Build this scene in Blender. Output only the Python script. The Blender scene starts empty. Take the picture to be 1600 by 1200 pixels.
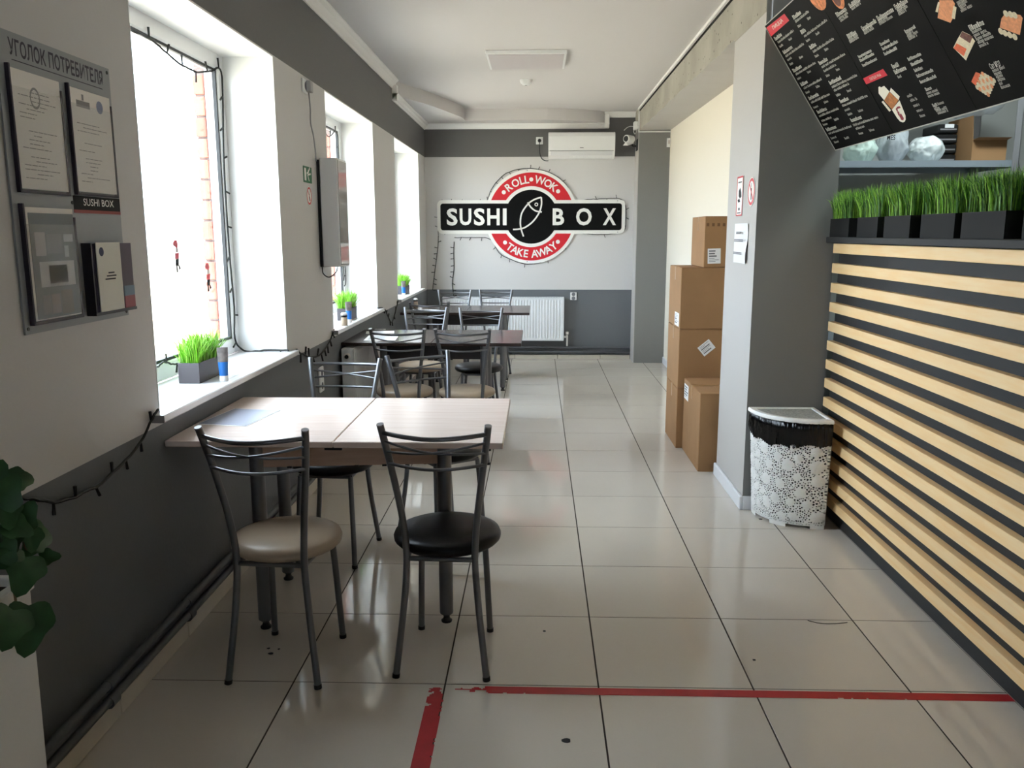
import bpy, bmesh, math, random
from mathutils import Vector, Matrix
random.seed(7)
PI = math.pi
scene = bpy.context.scene
COL = scene.collection

# ------------------------------------------------------------------ camera
F_PX, PITCH, YAW, ROLL, CAM_H = 1303.82, .178728, -.0306217, -.00078261, 1.45138
fw = Vector((math.sin(YAW)*math.cos(PITCH), math.cos(YAW)*math.cos(PITCH), -math.sin(PITCH)))
r0 = Vector((math.cos(YAW), -math.sin(YAW), 0)); u0 = r0.cross(fw)
rt = math.cos(ROLL)*r0 + math.sin(ROLL)*u0
up = -math.sin(ROLL)*r0 + math.cos(ROLL)*u0
CAM = Vector((0, 0, CAM_H))
cd = bpy.data.cameras.new('camera'); cam = bpy.data.objects.new('camera', cd); COL.objects.link(cam)
cd.sensor_fit = 'HORIZONTAL'; cd.sensor_width = 36; cd.lens = F_PX/1600*36; cd.clip_start = .05
cam.matrix_world = Matrix(((rt.x, up.x, -fw.x, CAM.x), (rt.y, up.y, -fw.y, CAM.y), (rt.z, up.z, -fw.z, CAM.z), (0, 0, 0, 1)))
scene.camera = cam
# ------------------------------------------------------------------ world, sun, exposure
w = bpy.data.worlds.new('sky'); scene.world = w; w.use_nodes = True
bg = w.node_tree.nodes['Background']; bg.inputs[0].default_value = (.75, .85, 1, 1); bg.inputs[1].default_value = 14.0
sd = bpy.data.lights.new('sun', 'SUN'); sd.energy = 13; sd.angle = .01; sd.color = (1, .93, .82)
sun = bpy.data.objects.new('sun', sd); COL.objects.link(sun)
sun.rotation_euler = Vector((-.38, .15, -1)).to_track_quat('-Z', 'Y').to_euler(); sun.location = (3, -2, 9)
scene.view_settings.view_transform = 'Standard'; scene.view_settings.look = 'None'
scene.view_settings.gamma = 1; scene.view_settings.use_curve_mapping = False
scene.view_settings.exposure = 0.2

# ------------------------------------------------------------------ pixel -> place helpers (photo pixels give a direction only)
def ray(x, y): return fw + rt*((x-800)/F_PX) - up*((y-600)/F_PX)
def onp(ax, val, x, y):
    d = ray(x, y); t = (val-CAM[ax])/d[ax]; return CAM + d*t
def onX(x, y, v): return onp(0, v, x, y)
def onY(x, y, v): return onp(1, v, x, y)
def onZ(x, y, v=0): return onp(2, v, x, y)

# ------------------------------------------------------------------ materials
MATS = {}
def lin(c): return tuple(((v/12.92) if v <= .04045 else ((v+.055)/1.055)**2.4) for v in c)
def S(r, g, b): return lin((r/255, g/255, b/255))
def mat(name, col, rough=.5, metal=0, spec=.5, bump=0, bscale=40, var=0, vscale=3, coat=0, trans=0, ior=1.45, rnd=0):
    if name in MATS: return MATS[name]
    m = bpy.data.materials.new(name); m.use_nodes = True; nt = m.node_tree
    b = nt.nodes['Principled BSDF']
    b.inputs['Base Color'].default_value = (*col, 1); b.inputs['Roughness'].default_value = rough
    b.inputs['Metallic'].default_value = metal; b.inputs['Specular IOR Level'].default_value = spec
    b.inputs['IOR'].default_value = ior
    if coat: b.inputs['Coat Weight'].default_value = coat; b.inputs['Coat Roughness'].default_value = .08
    if trans: b.inputs['Transmission Weight'].default_value = trans
    geo = None
    if bump or var:
        geo = nt.nodes.new('ShaderNodeNewGeometry')
    if var:
        n = nt.nodes.new('ShaderNodeTexNoise'); n.inputs['Scale'].default_value = vscale; n.inputs['Detail'].default_value = 5
        nt.links.new(geo.outputs['Position'], n.inputs['Vector'])
        hv = nt.nodes.new('ShaderNodeHueSaturation'); hv.inputs['Color'].default_value = (*col, 1)
        mr = nt.nodes.new('ShaderNodeMapRange'); mr.inputs[1].default_value = .3; mr.inputs[2].default_value = .7
        mr.inputs[3].default_value = 1-var; mr.inputs[4].default_value = 1+var
        nt.links.new(n.outputs['Fac'], mr.inputs[0]); nt.links.new(mr.outputs[0], hv.inputs['Value'])
        nt.links.new(hv.outputs[0], b.inputs['Base Color'])
        if rnd:
            oi = nt.nodes.new('ShaderNodeObjectInfo'); mm = nt.nodes.new('ShaderNodeMapRange')
            mm.inputs[3].default_value = 1-rnd; mm.inputs[4].default_value = 1+rnd
            mu = nt.nodes.new('ShaderNodeMath'); mu.operation = 'MULTIPLY'
            nt.links.new(oi.outputs['Random'], mm.inputs[0]); nt.links.new(mm.outputs[0], mu.inputs[0])
            nt.links.new(mr.outputs[0], mu.inputs[1]); nt.links.new(mu.outputs[0], hv.inputs['Value'])
    if bump:
        n2 = nt.nodes.new('ShaderNodeTexNoise'); n2.inputs['Scale'].default_value = bscale; n2.inputs['Detail'].default_value = 4
        nt.links.new(geo.outputs['Position'], n2.inputs['Vector'])
        bp = nt.nodes.new('ShaderNodeBump'); bp.inputs['Strength'].default_value = bump; bp.inputs['Distance'].default_value = .01
        nt.links.new(n2.outputs['Fac'], bp.inputs['Height']); nt.links.new(bp.outputs[0], b.inputs['Normal'])
    MATS[name] = m
    return m

def banded(name, bands, rough=.55):
    """wall paint in horizontal colour bands: bands = [(z_upper, colour), ...]"""
    m = bpy.data.materials.new(name); m.use_nodes = True; nt = m.node_tree; b = nt.nodes['Principled BSDF']
    b.inputs['Roughness'].default_value = rough
    geo = nt.nodes.new('ShaderNodeNewGeometry'); sep = nt.nodes.new('ShaderNodeSeparateXYZ')
    nt.links.new(geo.outputs['Position'], sep.inputs[0])
    prev = None
    for i, (z, c) in enumerate(bands):
        if prev is None:
            rgb = nt.nodes.new('ShaderNodeRGB'); rgb.outputs[0].default_value = (*c, 1); prev = rgb.outputs[0]
        else:
            gt = nt.nodes.new('ShaderNodeMath'); gt.operation = 'GREATER_THAN'; gt.inputs[1].default_value = bands[i-1][0]
            nt.links.new(sep.outputs['Z'], gt.inputs[0])
            mx = nt.nodes.new('ShaderNodeMix'); mx.data_type = 'RGBA'
            nt.links.new(gt.outputs[0], mx.inputs[0]); nt.links.new(prev, mx.inputs[6]); mx.inputs[7].default_value = (*c, 1)
            prev = mx.outputs[2]
    nt.links.new(prev, b.inputs['Base Color'])
    n2 = nt.nodes.new('ShaderNodeTexNoise'); n2.inputs['Scale'].default_value = 60; n2.inputs['Detail'].default_value = 3
    nt.links.new(geo.outputs['Position'], n2.inputs['Vector'])
    bp = nt.nodes.new('ShaderNodeBump'); bp.inputs['Strength'].default_value = .06; bp.inputs['Distance'].default_value = .01
    nt.links.new(n2.outputs['Fac'], bp.inputs['Height']); nt.links.new(bp.outputs[0], b.inputs['Normal'])
    return m

LIGHT = S(208, 205, 202); DARK = S(104, 107, 110); FASC = S(98, 97, 95)
M_wall = banded('wall_paint_banded', [(.808, DARK), (2.30, LIGHT), (9, FASC)])
M_cream = mat('cream_wall_paint', S(238, 230, 213), .6, bump=.05, bscale=50)
M_lightpaint = mat('light_grey_paint', S(186, 182, 177), .6, bump=.06, bscale=50)
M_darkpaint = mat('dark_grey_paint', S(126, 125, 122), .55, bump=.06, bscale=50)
M_ceil = mat('ceiling_white', S(206, 201, 198), .8)
M_soffit = mat('soffit_white', S(206, 201, 198), .7)
M_crown = mat('crown_white', S(240, 238, 234), .5)
M_tile = mat('floor_tile', S(208, 200, 188), .085, var=.03, vscale=1.2, rnd=.02)
M_grout = mat('grout_dark', S(58, 48, 40), .9)
M_bbtile = mat('baseboard_tile', S(204, 196, 182), .3, var=.06, vscale=5)
M_bbwhite = mat('baseboard_white', S(222, 222, 224), .4)
M_pvc = mat('white_pvc', S(240, 240, 240), .22)
M_reveal = mat('reveal_white', S(238, 238, 236), .3)
M_gasket = mat('window_gasket', S(60, 62, 64), .6)
M_brick = mat('outside_brick', (.50, .18, .13), .85, var=.15, vscale=9, rnd=.1)
M_mortar = mat('mortar', (.22, .17, .16), .9)
M_ground = mat('outside_pavement', S(205, 192, 170), .9, var=.1, vscale=.8)
M_steel = mat('chair_steel', S(112, 113, 116), .32, metal=.7)
M_tleg = mat('table_leg_metal', S(112, 112, 114), .4, metal=.5)
M_black = mat('black_plastic', S(22, 22, 22), .45)
M_beige = mat('beige_leather', S(178, 160, 138), .38, bump=.05, bscale=200)
M_blackl = mat('black_leather', S(11, 11, 12), .38, spec=.3, bump=.05, bscale=200)
M_cardedge = mat('carton_dark', S(110, 80, 52), .9)
M_card = mat('cardboard', S(154, 116, 78), .8, var=.06, vscale=6)
M_tape = mat('parcel_tape', S(158, 118, 74), .35)
M_paper = mat('paper', S(232, 232, 232), .7)
M_ink = mat('print_grey', S(110, 110, 114), .8)
M_inkd = mat('print_dark', S(40, 40, 44), .8)
M_panel = mat('counter_dark', S(54, 54, 54), .55, spec=.25)
M_grass = mat('artificial_grass', S(150, 198, 78), .5, var=.3, vscale=45)
M_grassd = mat('artificial_grass_dark', S(70, 118, 44), .5, var=.3, vscale=45)
M_grass2 = mat('artificial_grass_bright', S(120, 190, 40), .55, var=.25, vscale=30)
M_pot = mat('planter_black', S(36, 36, 36), .6, spec=.15)
M_pot2 = mat('planter_grey', S(84, 80, 84), .5)
M_garl = mat('garland_cable', S(26, 28, 24), .6)
M_red = mat('sign_red', S(206, 32, 44), .4)
M_sblack = mat('sign_black', S(14, 14, 14), .5, spec=.12)
M_swhite = mat('sign_white', S(238, 236, 230), .5)
M_plastic = mat('white_plastic', S(232, 232, 230), .35)
M_radi = mat('radiator_white', S(232, 234, 236), .35)
M_pipe = mat('painted_pipe', S(84, 86, 88), .45)
M_gmetal = mat('grey_metal', S(150, 150, 152), .45, metal=.4)
M_redtape = mat('red_tape', S(176, 34, 40), .5, var=.12, vscale=20)
M_lamp_off = mat('lamp_diffuser', S(196, 189, 188), .4)
M_glossbox = mat('glossy_front', S(180, 178, 176), .06)
M_hole = mat('dark_hole', S(14, 14, 14), .9)

def wood(name, c1, c2, rough, axis, scale=6, stretch=14):
    m = bpy.data.materials.new(name); m.use_nodes = True; nt = m.node_tree; b = nt.nodes['Principled BSDF']
    b.inputs['Roughness'].default_value = rough
    geo = nt.nodes.new('ShaderNodeNewGeometry'); mp = nt.nodes.new('ShaderNodeMapping')
    sc = [stretch]*3; sc[axis] = 1
    mp.inputs['Scale'].default_value = sc
    n = nt.nodes.new('ShaderNodeTexNoise'); n.inputs['Scale'].default_value = scale; n.inputs['Detail'].default_value = 6
    cr = nt.nodes.new('ShaderNodeValToRGB'); cr.color_ramp.elements[0].position = .35; cr.color_ramp.elements[1].position = .65
    cr.color_ramp.elements[0].color = (*c1, 1); cr.color_ramp.elements[1].color = (*c2, 1)
    nt.links.new(geo.outputs['Position'], mp.inputs[0]); nt.links.new(mp.outputs[0], n.inputs['Vector'])
    nt.links.new(n.outputs['Fac'], cr.inputs[0]); nt.links.new(cr.outputs[0], b.inputs['Base Color'])
    return m
M_beech = wood('beech_laminate', S(226, 206, 194), S(234, 217, 207), .24, 0, 3, 12)
M_apron = wood('beech_apron', S(176, 146, 124), S(190, 160, 138), .5, 0, 3, 12)
M_wenge = wood('wenge_laminate', S(52, 42, 40), S(66, 54, 50), .22, 0, 4, 12)
M_wengeap = mat('wenge_apron', S(30, 25, 25), .5)
M_slat = wood('birch_slat', S(250, 207, 145), S(253, 218, 164), .5, 1, 5, 10)

def glass_mat():
    m = bpy.data.materials.new('thin_glass'); m.use_nodes = True; nt = m.node_tree
    for n in list(nt.nodes): nt.nodes.remove(n)
    out = nt.nodes.new('ShaderNodeOutputMaterial'); mx = nt.nodes.new('ShaderNodeMixShader')
    tr = nt.nodes.new('ShaderNodeBsdfTransparent'); tr.inputs[0].default_value = (.95, .97, .96, 1)
    gl = nt.nodes.new('ShaderNodeBsdfGlossy'); gl.inputs['Roughness'].default_value = .01
    lw = nt.nodes.new('ShaderNodeLayerWeight'); lw.inputs[0].default_value = .5
    pw = nt.nodes.new('ShaderNodeMath'); pw.operation = 'POWER'; pw.inputs[1].default_value = 5
    mr = nt.nodes.new('ShaderNodeMapRange'); mr.inputs[3].default_value = .04; mr.inputs[4].default_value = .9
    nt.links.new(lw.outputs['Facing'], pw.inputs[0]); nt.links.new(pw.outputs[0], mr.inputs[0]); nt.links.new(mr.outputs[0], mx.inputs[0]); nt.links.new(tr.outputs[0], mx.inputs[1]); nt.links.new(gl.outputs[0], mx.inputs[2])
    nt.links.new(mx.outputs[0], out.inputs[0]); return m
M_glass = glass_mat()
def film_mat(name, col, op, rough):
    m = bpy.data.materials.new(name); m.use_nodes = True; nt = m.node_tree
    b = nt.nodes['Principled BSDF']; out = nt.nodes['Material Output']
    b.inputs['Base Color'].default_value = (*col, 1); b.inputs['Roughness'].default_value = rough
    tr = nt.nodes.new('ShaderNodeBsdfTransparent'); mx = nt.nodes.new('ShaderNodeMixShader'); mx.inputs[0].default_value = op
    nt.links.new(tr.outputs[0], mx.inputs[1]); nt.links.new(b.outputs[0], mx.inputs[2]); nt.links.new(mx.outputs[0], out.inputs[0]); return m
M_film = film_mat('clear_film', S(225, 230, 230), .28, .15)
M_bagclear = film_mat('clear_bag', S(215, 222, 226), .55, .25)
M_bagwhite = film_mat('white_bag', S(238, 244, 242), .8, .22)
M_baggreen = film_mat('greenish_bag', S(214, 234, 222), .7, .22)

def emis(name, col, st):
    m = bpy.data.materials.new(name); m.use_nodes = True; b = m.node_tree.nodes['Principled BSDF']
    b.inputs['Base Color'].default_value = (.8, .8, .8, 1)
    b.inputs['Emission Color'].default_value = (*col, 1); b.inputs['Emission Strength'].default_value = st; return m

# ------------------------------------------------------------------ mesh builder
class MB:
    def __init__(s): s.v = []; s.f = []
    def poly(s, pts): n = len(s.v); s.v += [tuple(p) for p in pts]; s.f.append(list(range(n, n+len(pts)))); return s
    def box(s, x0, x1, y0, y1, z0, z1):
        n = len(s.v)
        s.v += [(x0,y0,z0),(x1,y0,z0),(x1,y1,z0),(x0,y1,z0),(x0,y0,z1),(x1,y0,z1),(x1,y1,z1),(x0,y1,z1)]
        for q in ((0,3,2,1),(4,5,6,7),(0,1,5,4),(1,2,6,5),(2,3,7,6),(3,0,4,7)): s.f.append([n+i for i in q])
        return s
    def hull(s, pts):
        bm = bmesh.new()
        for p in pts: bm.verts.new(p)
        r = bmesh.ops.convex_hull(bm, input=bm.verts[:])
        bmesh.ops.dissolve_limit(bm, angle_limit=.01, verts=bm.verts[:], edges=bm.edges[:])
        bm.verts.index_update(); n = len(s.v)
        s.v += [tuple(v.co) for v in bm.verts]
        for f in bm.faces: s.f.append([n+v.index for v in f.verts])
        bm.free(); return s
    def bbox(s, x0, x1, y0, y1, z0, z1, b=.004):
        P = []
        for x, sx in ((x0, 1), (x1, -1)):
            for y, sy in ((y0, 1), (y1, -1)):
                for z, sz in ((z0, 1), (z1, -1)):
                    P += [(x, y+sy*b, z+sz*b), (x+sx*b, y, z+sz*b), (x+sx*b, y+sy*b, z)]
        return s.hull(P)
    def tube(s, pts, r, seg=10, caps=True):
        pts = [Vector(p) for p in pts]; N = len(pts)
        rs = r if isinstance(r, (list, tuple)) else [r]*N
        n0 = len(s.v); nrm = None
        for i, p in enumerate(pts):
            t = (pts[min(i+1, N-1)] - pts[max(i-1, 0)]).normalized()
            if nrm is None:
                a = Vector((0, 0, 1)) if abs(t.z) < .9 else Vector((1, 0, 0))
                nrm = t.cross(a).normalized()
            else:
                nrm = (nrm - t*nrm.dot(t)).normalized()
            bn = t.cross(nrm)
            for k in range(seg):
                a = 2*PI*k/seg; s.v.append(tuple(p + (nrm*math.cos(a) + bn*math.sin(a))*rs[i]))
        for i in range(N-1):
            for k in range(seg):
                a = n0+i*seg+k; b = n0+i*seg+(k+1) % seg
                s.f.append([a, b, b+seg, a+seg])
        if caps:
            s.f.append([n0+k for k in range(seg)][::-1]); s.f.append([n0+(N-1)*seg+k for k in range(seg)])
        return s
    def lathe(s, prof, c=(0, 0, 0), seg=20, sx=1, sy=1):
        n0 = len(s.v)
        for (r, z) in prof:
            for k in range(seg):
                a = 2*PI*k/seg; s.v.append((c[0]+r*math.cos(a)*sx, c[1]+r*math.sin(a)*sy, c[2]+z))
        for i in range(len(prof)-1):
            for k in range(seg):
                a = n0+i*seg+k; b = n0+i*seg+(k+1) % seg
                s.f.append([a, b, b+seg, a+seg])
        s.f.append([n0+k for k in range(seg)][::-1]); s.f.append([n0+(len(prof)-1)*seg+k for k in range(seg)])
        return s
    def prism(s, poly, fn, d0, d1):
        """poly: 2d points, fn(a, b, d) -> 3d"""
        n = len(s.v); N = len(poly)
        s.v += [tuple(fn(a, b, d0)) for a, b in poly] + [tuple(fn(a, b, d1)) for a, b in poly]
        s.f.append([n+i for i in range(N)][::-1]); s.f.append([n+N+i for i in range(N)])
        for i in range(N): j = (i+1) % N; s.f.append([n+i, n+j, n+N+j, n+N+i])
        return s
    def mesh(s, name, m, smooth=None):
        me = bpy.data.meshes.new(name); me.from_pydata(s.v, [], s.f); me.validate()
        bm = bmesh.new(); bm.from_mesh(me); bmesh.ops.recalc_face_normals(bm, faces=bm.faces[:]); bm.to_mesh(me); bm.free()
        if smooth is not None:
            me.shade_smooth(); me.set_sharp_from_angle(angle=math.radians(smooth))
        if m: me.materials.append(m)
        return me
    def build(s, name, m, parent=None, smooth=None):
        return link(name, s.mesh(name, m, smooth), parent)
def link(name, me, parent=None):
    o = bpy.data.objects.new(name, me); COL.objects.link(o)
    if parent: o.parent = parent
    return o
def thing(name, label, cat, loc=(0, 0, 0), rz=0, group=None):
    o = bpy.data.objects.new(name, None); COL.objects.link(o); o.location = loc; o.rotation_euler = (0, 0, rz)
    o.empty_display_size = .05
    return tag(o, label, cat, group)
def tag(o, label, cat, group=None, kind=None):
    o['label'] = label; o['category'] = cat
    if group: o['group'] = group
    if kind: o['kind'] = kind
    return o
def struct(o): o['kind'] = 'structure'; return o
def stuff(o): o['kind'] = 'stuff'; return o
def copy_tree(o, parent=None):
    c = o.copy(); COL.objects.link(c)
    if parent: c.parent = parent
    for ch in list(o.children): copy_tree(ch, c)
    return c
def circle(n, r, cx=0, cy=0, a0=0, a1=2*PI): return [(cx+r*math.cos(a0+(a1-a0)*i/n), cy+r*math.sin(a0+(a1-a0)*i/n)) for i in range(n)]
def rrect(x0, x1, y0, y1, r, n=5):
    P = []
    for cx, cy, a in ((x1-r, y1-r, 0), (x0+r, y1-r, 90), (x0+r, y0+r, 180), (x1-r, y0+r, 270)):
        for i in range(n+1): t = math.radians(a+90*i/n); P.append((cx+r*math.cos(t), cy+r*math.sin(t)))
    return P
def smooth_path(pts, n=6):
    pts = [Vector(p) for p in pts]; out = []
    for i in range(len(pts)-1):
        p0 = pts[max(i-1, 0)]; p1 = pts[i]; p2 = pts[i+1]; p3 = pts[min(i+2, len(pts)-1)]
        for k in range(n):
            t = k/n
            out.append(.5*((2*p1)+(p2-p0)*t+(2*p0-5*p1+4*p2-p3)*t*t+(3*p1-p0-3*p2+p3)*t**3))
    out.append(pts[-1]); return out
def text2d(body, bold=.0, spacing=1.0):
    """flat text triangles in 2d, normalised to its own bounding box -> (verts 0..w x 0..1, faces, w)"""
    cu = bpy.data.curves.new('txt', 'FONT'); cu.body = body; cu.size = 1; cu.offset = bold; cu.space_character = spacing
    cu.resolution_u = 3; cu.fill_mode = 'FRONT'
    ob = bpy.data.objects.new('txt', cu); COL.objects.link(ob); bpy.context.view_layer.update()
    dg = bpy.context.evaluated_depsgraph_get(); me = bpy.data.meshes.new_from_object(ob.evaluated_get(dg))
    V = [(v.co.x, v.co.y) for v in me.vertices]; Fc = [list(p.vertices) for p in me.polygons]
    bpy.data.objects.remove(ob); bpy.data.curves.remove(cu); bpy.data.meshes.remove(me)
    if not V: return [], [], 1
    x0 = min(a for a, b in V); x1 = max(a for a, b in V); y0 = min(b for a, b in V); y1 = max(b for a, b in V)
    h = (y1-y0) or 1
    return [((a-x0)/h, (b-y0)/h) for a, b in V], Fc, (x1-x0)/h
def put_text(mb, body, fn, a0, a1, b0, b1, bold=.0, spacing=1.0):
    """fit text in the rectangle a0..a1, b0..b1 of a surface, fn(a,b) -> 3d"""
    V, Fc, wd = text2d(body, bold, spacing)
    n = len(mb.v)
    mb.v += [tuple(fn(a0+(a1-a0)*x/wd, b0+(b1-b0)*y)) for x, y in V]
    mb.f += [[n+i for i in f] for f in Fc]

# ================================================================== SETTING
WX = -1.285; BY = 9.72; CZ = 2.78; RY = -3.2; KX = 3.4; KY = 5.22
XS = [WX, -.796, -.296, .204, .704, 1.204, 1.51]
YS = [2.505+.5*k for k in range(-11, 15)]
YS = [y for y in YS if y > RY] ; YS = [RY]+YS+[BY]
fl = struct(MB().box(-1.86, KX+.2, RY-.2, BY+.2, -.12, -.0011).build('floor', M_grout))
tile_cache = {}
def tile(x0, x1, y0, y1):
    gx, gy = .0027, .0021
    k = (round(x1-x0, 3), round(y1-y0, 3))
    hx, hy = (x1-x0)/2-gx, (y1-y0)/2-gy
    if k not in tile_cache:
        tile_cache[k] = MB().bbox(-hx, hx, -hy, hy, -.0030, 0, .0005).mesh('tile', M_tile)
    o = link('tile', tile_cache[k], fl); o.location = ((x0+x1)/2, (y0+y1)/2, 0)
for j in range(len(YS)-1):
    for i in range(len(XS)-1):
        tile(XS[i], XS[i+1], YS[j], YS[j+1])
kf = MB().box(1.51, KX, RY, KY, -.009, -.001).build('kitchen_floor_covering', M_tile, fl)
# small dark stains on the tiles
for i, (px, py, r) in enumerate([(420, 1013, .006), (436, 1014, .005), (423, 1021, .008), (850, 986, .006), (1178, 1031, .006), (885, 1157, .012), (1188, 811, .01)]):
    p = onZ(px, py, .0004)
    MB().prism(circle(9, r), lambda a, b, d: (p.x+a*(1+.3*math.sin(i+a*900)), p.y+b, d), 0, .0006).build('stain', M_inkd, fl)

ce = struct(MB().box(-1.86, KX+.2, RY-.2, BY+.2, CZ, CZ+.3).build('ceiling', M_ceil))
SZ = 2.66
sof = [(-1.285, 7.70), (-1.24, 7.80), (-1.18, 7.98), (-1.10, 8.16), (-1.02, 8.40), (-.94, 8.68), (-.87, 8.95), (-.81, 9.18), (-.80, 9.44),
       (-.60, 9.43), (-.35, 9.41), (-.10, 9.40), (.10, 9.40), (.30, 9.44), (.50, 9.52), (.66, 9.61), (.775, 9.72), (-1.285, 9.72)]
so = MB().prism(sof, lambda a, b, d: (a, b, d), SZ, CZ).build('ceiling_soffit', M_soffit, ce)

# windows along the left wall: (y0, y1)
WIN = [(2.738, 4.213), (5.20, 6.68), (7.66, 9.175)]
ZS, ZT = .83, 2.297
XO = -1.665
wl = MB()
edges = [RY] + [y for ab in WIN for y in ab] + [BY+.2]
for i in range(0, len(edges), 2): wl.box(XO, WX, edges[i], edges[i+1], 0, CZ)
for a, b in WIN:
    wl.box(XO, WX, a, b, 0, ZS); wl.box(XO, WX, a, b, ZT, CZ)
wall_l = struct(wl.build('wall_left', M_wall))
# outside brick returns beyond the glass
for wi, (a, b) in enumerate(WIN):
    bk = None
    for k in range(15):
        z0 = .83+k*.0985
        if z0+.09 > ZT: break
        me = tile_cache.get('brick')
        if me is None:
            me = tile_cache['brick'] = MB().bbox(-.026, .026, -.03, .03, 0, .088, .003).mesh('brick', M_brick)
        o = link('brick', me, wall_l); o.location = (-1.634, b-.036, z0)
    MB().box(-1.657, -1.611, b-.05, b, ZS, ZT).build('mortar_bed', M_mortar, wall_l)

for wi, (a, b) in enumerate(WIN):
    fr = MB(); xi, xo = -1.53, -1.60
    fwid = .075
    fr.bbox(xo, xi, a, a+fwid, .855, ZT, .006); fr.bbox(xo, xi, b-fwid, b, .855, ZT, .006)
    fr.bbox(xo, xi, a+fwid, b-fwid, .855, .855+fwid, .006); fr.bbox(xo, xi, a+fwid, b-fwid, ZT-fwid, ZT, .006)
    wn = struct(fr.build('window_%d' % (wi+1), M_pvc, smooth=None))
    g = MB(); e = .012
    for (y0, y1, z0, z1) in ((a+fwid, a+fwid+e, .855+fwid, ZT-fwid), (b-fwid-e, b-fwid, .855+fwid, ZT-fwid), (a+fwid, b-fwid, .855+fwid, .855+fwid+e), (a+fwid, b-fwid, ZT-fwid-e, ZT-fwid)):
        g.box(-1.556, -1.540, y0, y1, z0, z1)
    g.build('gasket', M_gasket, wn)
    MB().box(-1.568, -1.564, a+fwid, b-fwid, .855+fwid, ZT-fwid).build('pane', M_glass, wn)
    rv = .006
    MB().box(-1.53, WX+.001, b-rv, b, .85, ZT).build('reveal_panel', M_reveal, wn)
    MB().box(-1.53, WX+.001, a, a+rv, .85, ZT).build('reveal_panel', M_reveal, wn)
    MB().box(-1.53, WX+.001, a+rv, b-rv, ZT-rv, ZT).build('reveal_panel', M_reveal, wn)
    sl = MB().box(-1.53, WX+.001, a+.0, b-.0, .831, .855)
    sl.bbox(WX+.001, -1.24, a-.06, b+.055, .829, .855, .004)
    sl.build('window_sill', M_pvc, wn)
    for s_, yy in ((-1, a-.061), (1, b+.0555)):
        MB().box(WX+.002, -1.2405, yy-.001, yy+.002, .829, .855).build('sill_end_cap', M_gmetal if s_ < 0 else M_pvc, wn)

struct(MB().box(WX, 1.43, BY, BY+.2, 0, CZ).build('wall_back', M_wall))
struct(MB().box(1.43, 1.49, 4.96, BY+.2, 0, CZ).build('wall_right', M_cream))
struct(MB().box(1.49, KX, KY, KY+.1, 0, CZ).build('wall_kitchen', mat('kitchen_wall_paint', S(158, 160, 155), .6)))
struct(MB().box(KX, KX+.1, RY, KY+.1, 0, CZ).build('wall_far_right', M_lightpaint))
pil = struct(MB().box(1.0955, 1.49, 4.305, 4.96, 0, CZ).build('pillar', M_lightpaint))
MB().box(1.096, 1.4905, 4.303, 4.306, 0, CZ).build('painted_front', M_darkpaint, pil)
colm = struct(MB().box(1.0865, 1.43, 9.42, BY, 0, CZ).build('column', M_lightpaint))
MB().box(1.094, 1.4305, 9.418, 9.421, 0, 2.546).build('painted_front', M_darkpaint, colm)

def concrete():
    m = bpy.data.materials.new('pitted_concrete'); m.use_nodes = True; nt = m.node_tree; b = nt.nodes['Principled BSDF']
    b.inputs['Roughness'].default_value = .8
    geo = nt.nodes.new('ShaderNodeNewGeometry')
    mp = nt.nodes.new('ShaderNodeMapping'); mp.inputs['Scale'].default_value = (1, 1, 1.3)
    nt.links.new(geo.outputs['Position'], mp.inputs[0])
    vo = nt.nodes.new('ShaderNodeTexVoronoi'); vo.inputs['Scale'].default_value = 20
    n = nt.nodes.new('ShaderNodeTexNoise'); n.inputs['Scale'].default_value = 3; n.inputs['Detail'].default_value = 4
    nt.links.new(mp.outputs[0], vo.inputs['Vector']); nt.links.new(geo.outputs['Position'], n.inputs['Vector'])
    wn = nt.nodes.new('ShaderNodeTexWhiteNoise'); nt.links.new(vo.outputs['Color'], wn.inputs[0])
    mr = nt.nodes.new('ShaderNodeMapRange'); mr.inputs[1].default_value = .0; mr.inputs[2].default_value = 1; mr.inputs[3].default_value = .02; mr.inputs[4].default_value = .2
    nt.links.new(wn.outputs[0], mr.inputs[0])
    lt = nt.nodes.new('ShaderNodeMath'); lt.operation = 'LESS_THAN'; nt.links.new(vo.outputs['Distance'], lt.inputs[0]); nt.links.new(mr.outputs[0], lt.inputs[1])
    g2 = nt.nodes.new('ShaderNodeMath'); g2.operation = 'GREATER_THAN'; g2.inputs[1].default_value = .5; nt.links.new(wn.outputs[0], g2.inputs[0])
    ml = nt.nodes.new('ShaderNodeMath'); ml.operation = 'MULTIPLY'; nt.links.new(lt.outputs[0], ml.inputs[0]); nt.links.new(g2.outputs[0], ml.inputs[1])
    cr = nt.nodes.new('ShaderNodeValToRGB'); cr.color_ramp.elements[0].color = (*S(152, 147, 134), 1); cr.color_ramp.elements[1].color = (*S(172, 167, 154), 1)
    cr.color_ramp.elements[0].position = .35; cr.color_ramp.elements[1].position = .65
    nt.links.new(n.outputs['Fac'], cr.inputs[0])
    mx = nt.nodes.new('ShaderNodeMix'); mx.data_type = 'RGBA'; mx.inputs[7].default_value = (*S(92, 87, 76), 1)
    nt.links.new(ml.outputs[0], mx.inputs[0]); nt.links.new(cr.outputs[0], mx.inputs[6]); nt.links.new(mx.outputs[2], b.inputs['Base Color'])
    bp = nt.nodes.new('ShaderNodeBump'); bp.inputs['Strength'].default_value = .5; bp.inputs['Distance'].default_value = .01
    sb = nt.nodes.new('ShaderNodeMath'); sb.operation = 'SUBTRACT'; nt.links.new(n.outputs['Fac'], sb.inputs[0]); nt.links.new(ml.outputs[0], sb.inputs[1])
    nt.links.new(sb.outputs[0], bp.inputs['Height']); nt.links.new(bp.outputs[0], b.inputs['Normal'])
    return m
M_conc = concrete()
bm_ = MB(); N = 24
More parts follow.
